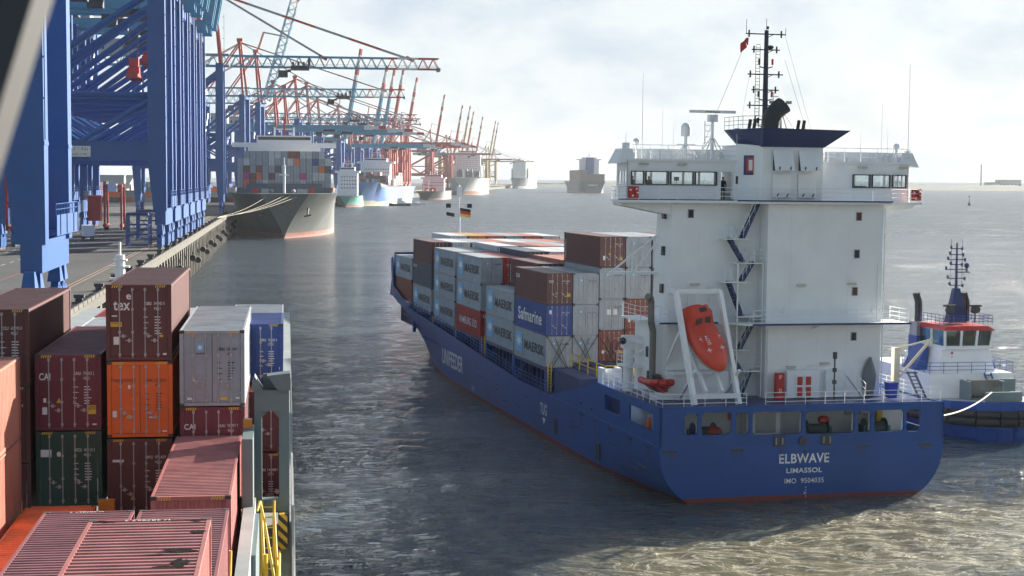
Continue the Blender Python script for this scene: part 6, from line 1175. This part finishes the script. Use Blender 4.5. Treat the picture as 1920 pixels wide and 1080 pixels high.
for k in range(14):
    for t in range(rr5.choice((0, 3, 4, 4))):
        c = rr5.choice(['slate', 'teal', 'grey', 'slate', 'brown']); container(c, M5 @ Matrix.Translation((-17+k*2.6, -70, 26+t*2.92)) @ Matrix.Rotation(math.pi, 4, 'Z'), L40, HQ, '%s container, %s from the right, %s from deck, white-hulled ship' % (CNAME.get(c, c), ORD[k], ORD[t]), 'containers on the white-hulled ship', 1)
q = MB(); [q.tube((sx*20, y, 24), (sx*20, y, 44), 1.2, 8) for sx in (-1, 1) for y in (-90, -130, -165)]; q.build('deck_post', white, s5)
s6 = vessel('car_carrier', 'hazy grey and white vessel moored at the far end of the quay', (13, 4207), R(180)-.12, 260, 46, 26, mat('hazy_grey_hull', (.12, .14, .18), .5), wh_h, 7, house=(.12, 44, 34), raked=8)
q = MB(); q.box(-22, 22, -200, -45, 26, 50); q.build('cargo_block', mat('cargo_block_grey', (.22, .19, .19), .6), s6)
s7 = vessel('container_ship', 'grey container ship in mid river sailing away, stern towards the camera', (118, 3189), R(4), 300, 44, 20, mat('slate_hull', (.06, .075, .10), .5), pinkboot, 3, house=(.78, 41, 34), raked=10)
q = MB(); q.box(-22, -9, -300, -120, 20, 40); q.box(-9, 21, -296, -250, 20, 33); q.build('cargo_block', mat('cargo_block_brown', (.16, .13, .11), .6), s7); q = MB(); addtext(q, 'HAMBURG', (-8, -300.2, 12), X, Z_, 16, 3, 0); q.build('lettering', LM, s7)
# small pilot launch beside the blue ship
def launch(x, y, lab, m1):
    s = empty('launch', (x, y, 0), R(100)); T(s, lab, 'boat'); q = MB(); q.loft([[(-w, yy, 2.0+(yy > 5)*.5), (-w*.8, yy, .0), (w*.8, yy, 0), (w, yy, 2.0+(yy > 5)*.5)] for yy, w in ((-9, 2.6), (0, 2.8), (5, 2.3), (8, 1.0), (9.5, .1))]); q.build('hull', m1, s); q = MB(); q.box(-1.8, 1.8, -4, 2.5, 2, 4.6); q.box(-1.4, 1.4, -2, 2, 4.6, 6.6); q.tube((0, -2, 6.6), (0, -2, 10), .15, 6); q.build('cabin', white, s)
launch(-96, 1420, 'dark little launch beside the stern of the blue ship', blk); launch(-86, 1465, 'white little launch beside the dark one', white)
# mast with flags standing on the feeder's bow? the flag staff in front of the far ships
fl = MB(); vs = []
def flag(x, y, z, cols3, lab, w=1.6, h=1.2):
    q = MB()
    for bnd in range(3):
        b0 = len(q.v); vs = [(x+w*i/5, y+.12*math.sin(i*1.3), z-h*(bnd+j)/3-.05*i) for i in range(6) for j in range(2)]
        q.add(vs, [(2*i, 2*i+1, 2*i+3, 2*i+2) for i in range(5)], bnd)
    o = q.build('flag', cols3, None, True); o.matrix_world = EM; T(o, lab, 'flag')
q = MB(); q.tube((0, 122, 20.6), (0, 122, 22.6), .1, 6); q.tube((-1.6, 122, 19.6), (1.6, 122, 19.6), .05, 5); q.box(-1.9, -1.3, 121.7, 122.3, 19.3, 19.9, 1); q.box(1.2, 1.8, 121.7, 122.3, 19.3, 19.9, 1); q.box(-.35, .35, 121.6, 122.3, 20.9, 22.4); q.build('masthead', [white, black], ship)
flag(.1, 122, 19.3, [black, red, yellow], 'black, red and gold flag on the bow mast of the blue feeder'); flag(-1.9, 122, 19.0, [white, black, black], 'small white and black flag on the bow mast of the blue feeder', 1.2, .8)
# ------------------------------------------------------------------ harbour tug, bow towards the camera
tug = empty('tug', (43.9, 160.5, 0), R(180)+.18); tug.scale = (.97, .97, .97); T(tug, 'blue and white harbour tug with black bow fender right of the feeder', 'tug')
tblue = mat('tug_blue_paint', (.018, .07, .30), .4, wear=.25, wcol=(.03, .04, .08))
q = MB(); secs = []
for y, w in ((-24, 4.8), (-18, 5.8), (-8, 6.1), (0, 6.1), (4, 5.8), (7.5, 4.9), (9.8, 3.4), (10.8, 1.6), (11.0, .3)): d_ = max(0, (y+2)/13)*.9; secs.append([(-w, y, 2.9+d_), (-w*.99, y, 1.2), (-w*.9, y-.3, .2), (-w*.75, y-.6, -1), (w*.75, y-.6, -1), (w*.9, y-.3, .2), (w*.99, y, 1.2), (w, y, 2.9+d_)])
q.loft(secs); q.build('hull', tblue, tug)
q = MB(); P_ = [(-6.2, -10), (-6.2, 0), (-5.9, 4), (-5.0, 7.6), (-3.4, 10), (-1.6, 11), (0, 11.2), (1.6, 11), (3.4, 10), (5.0, 7.6), (5.9, 4), (6.2, 0), (6.2, -10)]
q.path([(x, y, 2.2+max(0, y)*.03) for x, y in P_], .42, 10); q.path([(x, y, 1.55+max(0, y)*.03) for x, y in P_], .45, 10); smooth_angle(q.build('bow_fender', black, tug), 60)
q = MB(); q.add([(x*.93, y*.95, 2.9+max(0, y)*.06) for x, y in P_], [tuple(range(len(P_)))]); q.build('deck', mat('pale_deck', (.4, .42, .42), .6), tug)
q = MB(); q.hexa([(-4.6, -14, 3), (4.6, -14, 3), (4.6, 1.8, 3), (-4.6, 1.8, 3), (-4.4, -14, 5.4), (4.4, -14, 5.4), (4.4, 1.6, 5.4), (-4.4, 1.6, 5.4)]); q.hexa([(-3.2, -8, 5.4), (3.2, -8, 5.4), (3.0, .6, 5.4), (-3.0, .6, 5.4), (-2.6, -7, 7.7), (2.6, -7, 7.7), (2.5, .2, 7.7), (-2.5, .2, 7.7)]); q.build('deckhouse', white, tug)
q = MB(); q.hexa([(-2.7, -5, 7.7), (2.7, -5, 7.7), (2.4, .6, 7.7), (-2.4, .6, 7.7), (-2.7, -5, 8.05), (2.7, -5, 8.05), (2.4, .6, 8.05), (-2.4, .6, 8.05)])
for x, y in ((-2.4, .6), (-.8, .75), (.8, .75), (2.4, .6), (2.7, -5), (-2.7, -5), (2.6, -2), (-2.6, -2)): q.beam((x, y, 8.0), (x*1.06, y+.25, 9.6), .2)
q.build('wheelhouse', white, tug); q = MB(); q.hexa([(-2.35, .55, 8.05), (2.35, .55, 8.05), (2.35, .6, 8.05), (-2.35, .6, 8.05), (-2.5, .75, 9.55), (2.5, .75, 9.55), (2.5, .8, 9.55), (-2.5, .8, 9.55)]); [q.hexa([(s_*2.45, .5, 8.05), (s_*2.5, .5, 8.05), (s_*2.7, -4.9, 8.05), (s_*2.65, -4.9, 8.05), (s_*2.55, .7, 9.55), (s_*2.6, .7, 9.55), (s_*2.8, -4.9, 9.55), (s_*2.75, -4.9, 9.55)]) for s_ in (-1, 1)]; q.build('window_pane', glassmat('tug_glass', (.35, .45, .42), .15), tug)
q = MB(); q.hexa([(-2.9, -5.3, 9.6), (2.9, -5.3, 9.6), (2.75, 1.1, 9.6), (-2.75, 1.1, 9.6), (-2.5, -4.8, 10.0), (2.5, -4.8, 10.0), (2.2, .5, 10.0), (-2.2, .5, 10.0)]); q.build('wheelhouse_roof', red, tug)
q = MB(); q.box(-1.6, 1.6, -2.5, -1, 7.8, 8.7); q.build('console', dark, tug)
for sx in (-1, 1):
    q = MB(); q.box(sx*2.6-.55, sx*2.6+.55, -6.5, -4.5, 5.4, 8.6); q.build('funnel_base', tblue, tug); q = MB(); q.box(sx*2.6-.5, sx*2.6+.5, -6.4, -4.6, 8.6, 10.0); q.build('funnel', steel, tug); q = MB()
    for dx_ in ((-.2, .2) if sx > 0 else (-.2, .2)): q.path([(sx*2.6+dx_, -5.4, 10), (sx*2.6+dx_, -5.4, 12.0), (sx*2.6+dx_+.5*sx if False else sx*2.6+dx_+.3, -5.4, 12.9)], .2, 8)
    q.build('exhaust_pipe', dark, tug)
    q = MB(); q.hexa([(sx*3.1, -5, 5.4), (sx*4.4, -5, 5.4), (sx*4.4, -2, 5.4), (sx*3.1, -2, 5.4), (sx*3.0, -5, 7.9), (sx*3.2, -5, 7.9), (sx*3.2, -2, 7.9), (sx*3.0, -2, 7.9)]); q.build('side_stair_screen', tblue, tug)
q = MB(); q.hexa([(-.9, -3, 10.15), (.9, -3, 10.15), (.9, -1.6, 10.15), (-.9, -1.6, 10.15), (-.3, -2.6, 13.6), (.3, -2.6, 13.6), (.3, -2, 13.6), (-.3, -2, 13.6)]); q.tube((0, -2.3, 13.6), (0, -2.3, 18.2), .16, 8, 0, .08)
for z, w in ((17.6, .6), (17.0, .7), (16.5, .9), (16.0, .6), (15.5, 1.1), (14.6, .9), (13.9, .7)): q.tube((-w, -2.3, z), (w*1.1, -2.3, z), .05, 5); q.box(w-.05, w+.1, -2.4, -2.2, z, z+.3); q.box(-w-.05, -w+.08, -2.4, -2.2, z-.2, z+.15)
q.ball((-1.0, -2.1, 15.9), .28, 8); q.box(-1.2, .3, -2.0, -1.8, 15.2, 15.3); q.path([(-.6, -2.3, 13.8), (-.6, -2.3, 18.6)], .03, 4); q.path([(.6, -2.3, 13.8), (.6, -2.3, 18.6)], .03, 4); q.build('mast', navy, tug)
q = MB(); [(q.tube((x, -.6, 10.2), (x, -.6, 11.3), .07, 6), q.tube((x, -.9, 11.5), (x, -.2, 11.6), .38, 12), q.box(x-.55, x+.55, -1, -.3, 11.85, 12.05)) for x in (-1.3, 1.4)]; q.build('searchlight', dark, tug)
q = MB(); rail(q, [(-2.6, -5, 10.15), (-2.6, .6, 10.15), (2.6, .6, 10.15), (2.6, -5, 10.15)], .9, 3, .03, 1); rail(q, [(-4.4, -5, 5.4), (-4.4, 1.6, 5.4), (4.4, 1.6, 5.4), (4.4, -5, 5.4)], 1.1, 3, .03, 1.4); q.build('railing', tblue, tug)
q = MB(); q.beam((-1.3, 1.7, 5.4), (-1.3, 3.6, 3.2), .08, .2); q.beam((-2.0, 1.7, 5.4), (-2.0, 3.6, 3.2), .08, .2); [q.box(-2.0, -1.3, 1.8+k*.3, 2.0+k*.3, 5.2-k*.36, 5.25-k*.36) for k in range(6)]; q.build('steps', tblue, tug)
w_ = empty('towing_winch', (0, 0, 0)); w_.parent = tug; w_.name = 'towing_winch'
q = MB(); q.box(-1.9, -1.6, 3, 5, 3.1, 5.0); q.box(1.6, 1.9, 3, 5, 3.1, 5.0); q.box(-3.9, -1.9, 2.6, 3.2, 3.1, 5.0); q.build('winch_frame', sea_green, w_); q = MB(); q.tube((-1.6, 4, 4.2), (1.6, 4, 4.2), .85, 16); [q.tube((-1.6+.2*k, 4, 4.2), (-1.5+.2*k, 4, 4.2), .92, 16) for k in range(16)]; q.build('rope_drum', mat('grey_rope', (.22, .22, .2), .8, var=.3, bump=.6), w_)
q = MB(); q.box(-1.8, 1.8, 8.2, 8.6, 3.2, 4.4); q.box(-2.6, -1.6, 6.4, 7.2, 3.2, 4.2); q.build('staple', sea_green, tug)
q = MB(); [q.box(1.4+k*0, 1.6, .28, .34, 6.3+k*.45, 6.5+k*.45) for k in range(3)]; q.build('lamp', red, tug)
TM = Matrix.Translation((43.9, 160.5, 0)) @ Matrix.Rotation(R(180)+.18, 4, 'Z') @ Matrix.Scale(.97, 4)
a = TM @ Vector((1.2, 8.4, 4.4)); b_ = EM @ Vector((11.3, 2.0, 5.6)); q = MB(); q.path([a+(b_-a)*t+Vector((0, 0, -1.1*4*t*(1-t)*.5)) for t in [i/10 for i in range(11)]], .07, 6); o = q.build('tow_line', rope); T(o, 'pale tow line from the tug bow to the stern of the feeder', 'tow line')
# navigation buoy far right
q = MB(); q.tube((0, 0, 0), (0, 0, 3), 1.6, 10, 0, 1.2); q.tube((0, 0, 3), (0, 0, 9), .5, 8, 0, .2); q.ball((0, 0, 9.5), .8, 8); o = q.build('buoy', grn); o.location = (455, 1660, -.3); T(o, 'small dark navigation buoy far out on the right', 'buoy')
# ------------------------------------------------------------------ people
def person(M, label, jacket, trousers, hairc=(.05, .035, .02), arms='console', helmet=None):
    """standing figure, feet at the origin, facing +y; one skinned surface with five-fingered hands"""
    h = 1.78; V = {'pelvis': (0, 0, .95), 'waist': (0, 0, 1.1), 'chest': (0, .0, 1.32), 'neck': (0, .01, 1.50), 'head': (0, .03, 1.60), 'crown': (0, .03, 1.72)}
    rad = {'pelvis': (.165, .12), 'waist': (.15, .11), 'chest': (.18, .125), 'neck': (.06, .06), 'head': (.085, .10), 'crown': (.07, .085)}
    E_ = [('pelvis', 'waist'), ('waist', 'chest'), ('chest', 'neck'), ('neck', 'head'), ('head', 'crown')]
    for s, n_ in ((-1, 'l'), (1, 'r')):
        fw = .34 if arms == 'console' else .06
        V.update({'hip'+n_: (s*.10, 0, .90), 'knee'+n_: (s*.11, .02, .50), 'ankle'+n_: (s*.11, -.02, .09), 'toe'+n_: (s*.12, .14, .04), 'sh'+n_: (s*.19, 0, 1.42), 'el'+n_: (s*.25, .02, 1.14), 'wr'+n_: (s*.22, fw*.7, 1.02 if arms == 'console' else .90), 'palm'+n_: (s*.21, fw*.7+(.08 if arms == 'console' else .02), 1.02 if arms == 'console' else .82)})
        rad.update({'hip'+n_: (.10, .10), 'knee'+n_: (.065, .065), 'ankle'+n_: (.045, .045), 'toe'+n_: (.04, .03), 'sh'+n_: (.07, .07), 'el'+n_: (.048, .048), 'wr'+n_: (.034, .034), 'palm'+n_: (.042, .022)})
        E_ += [('pelvis', 'hip'+n_), ('hip'+n_, 'knee'+n_), ('knee'+n_, 'ankle'+n_), ('ankle'+n_, 'toe'+n_), ('chest', 'sh'+n_), ('sh'+n_, 'el'+n_), ('el'+n_, 'wr'+n_), ('wr'+n_, 'palm'+n_)]
    ks = list(V); me = bpy.data.meshes.new('person'); me.from_pydata([V[k] for k in ks], [(ks.index(a), ks.index(b_)) for a, b_ in E_], [])
    o = bpy.data.objects.new('tmp', me); COL.objects.link(o); md_ = o.modifiers.new('s', 'SKIN'); sv = me.skin_vertices[0].data
    for i, k in enumerate(ks): sv[i].radius = rad[k]
    sv[0].use_root = True; o.modifiers.new('sub', 'SUBSURF').levels = 1
    dg = bpy.context.evaluated_depsgraph_get(); ev = o.evaluated_get(dg); m2 = bpy.data.meshes.new_from_object(ev); bpy.data.objects.remove(o)
    q = MB(); skin_ = 0
    vs = [tuple(v.co) for v in m2.vertices]
    for p in m2.polygons:
        c = p.center; z = c.z
        k = 0 if z > 1.49 or (abs(c.x) > .15 and z < (1.09 if arms == 'console' else .9) and z > .75 and c.y > .02) else (1 if z > .93 else (2 if z > .10 else 3)); q.f.append(tuple(p.vertices)); q.m.append(k)
    q.v = vs
    for s, n_ in ((-1, 'l'), (1, 'r')):
        p = Vector(V['palm'+n_]); dr = Vector((0, 1, -.15)) if arms == 'console' else Vector((0, .2, -1))
        for j, ln in enumerate((.068, .078, .072, .056)): b0 = p+Vector(((j-1.5)*.02, 0, 0))+dr*.03; m_ = b0+dr*ln*.55; q.tube(b0, m_, .0095, 6, 0, .009); q.tube(m_, m_+(dr+Vector((0, 0, -.7))).normalized()*ln*.45, .009, 6, 0, .007)
        b0 = p+Vector((-s*.035, -.02, 0)); q.tube(b0, b0+(dr+Vector((-s*.8, 0, 0))).normalized()*.055, .011, 6, 0, .008)
    q.ball((0, .135, 1.605), .018, 6, 0, .8, 1.2, 1.3); [q.ball((sx*.092, .03, 1.61), .025, 6, 0, .4, .8, 1.2) for sx in (-1, 1)]; [q.ball((sx*.033, .118, 1.632), .011, 6, 3) for sx in (-1, 1)]; q.box(-.025, .025, .118, .128, 1.555, 1.563, 4)
    b = q.build('person', [mat('skin', (.45, .27, .2), .5, var=.05), jacket, trousers, mat('dark_shoes', (.02, .02, .02), .5), mat('lips', (.3, .1, .09), .5)], None, True); b.matrix_world = M; T(b, label, 'person', 'crew')
    q = MB(); q.ball((0, .015, 1.685), .108, 12, 0, .92, 1.05, .85); x = q.build('safety_helmet' if helmet else 'hair', helmet or mat('dark_hair', hairc, .7), b, True)
    return b
navyc = mat('dark_blue_jacket', (.02, .025, .045), .8); dk = mat('dark_trousers', (.018, .02, .025), .8); orc = mat('orange_workwear', (.65, .10, .02), .7)
EP = lambda x, y, z, rz: EM @ Matrix.Translation((x, y, z)) @ Matrix.Rotation(rz, 4, 'Z')
person(EP(-11.1, 8.1, 22.06, .3), 'person in dark clothes behind the leftmost bridge window', navyc, dk); person(EP(-9.7, 8.3, 22.06, -.5), 'person in dark jacket standing at the console behind the second bridge window', navyc, dk); person(EP(-3.95, 7.5, 22.06, 3.0), 'person in dark clothes standing in the open bridge doorway', navyc, dk, arms='down')
person(EP(-10.5, 5.0, 4.03, 1.9), 'crew member in orange workwear at the port mooring opening', orc, orc, arms='down', helmet=white)
person(TM @ Matrix.Translation((-1.0, -.6, 7.75)), 'person in dark clothes at the left wheelhouse window of the tug', navyc, dk); person(TM @ Matrix.Translation((.5, -.6, 7.75)), 'person in dark clothes at the middle wheelhouse window of the tug', navyc, dk)
# ------------------------------------------------------------------ haze
hm = bpy.data.materials.new('haze'); hm.use_nodes = True; n = hm.node_tree; n.nodes.clear(); o_ = n.nodes.new('ShaderNodeOutputMaterial'); v_ = n.nodes.new('ShaderNodeVolumePrincipled'); v_.inputs['Color'].default_value = (.88, .94, 1, 1); v_.inputs['Density'].default_value = 5.5e-5; v_.inputs['Anisotropy'].default_value = 0.0; n.links.new(v_.outputs[0], o_.inputs['Volume'])
q = MB(); q.box(-4500, 5500, -150, 8000, -5.5, 190); T(q.build('haze', hm), kind='stuff')

NAMES = {'window_pane', 'fairlead_opening', 'fairlead_roller', 'floodlight', 'navigation_lamp', 'ventilator_cowl', 'lashing_bracket', 'window_band', 'wheels', 'wheel', 'flange', 'hinge', 'deck_post', 'winch', 'lamp', 'searchlight', 'louvre', 'deck_ladder', 'anchor_piece', 'walkway_rib', 'console', 'stair_landing', 'deck_edge', 'window', 'apex_piece'}
bpy.context.view_layer.update()
for o in [o for o in bpy.data.objects if o.type == 'MESH' and o.name.split('.')[0] in NAMES]: explode(o)
for o in bpy.data.objects:
    if o.name.split('.')[0] == 'wheels': o.name = 'wheel'
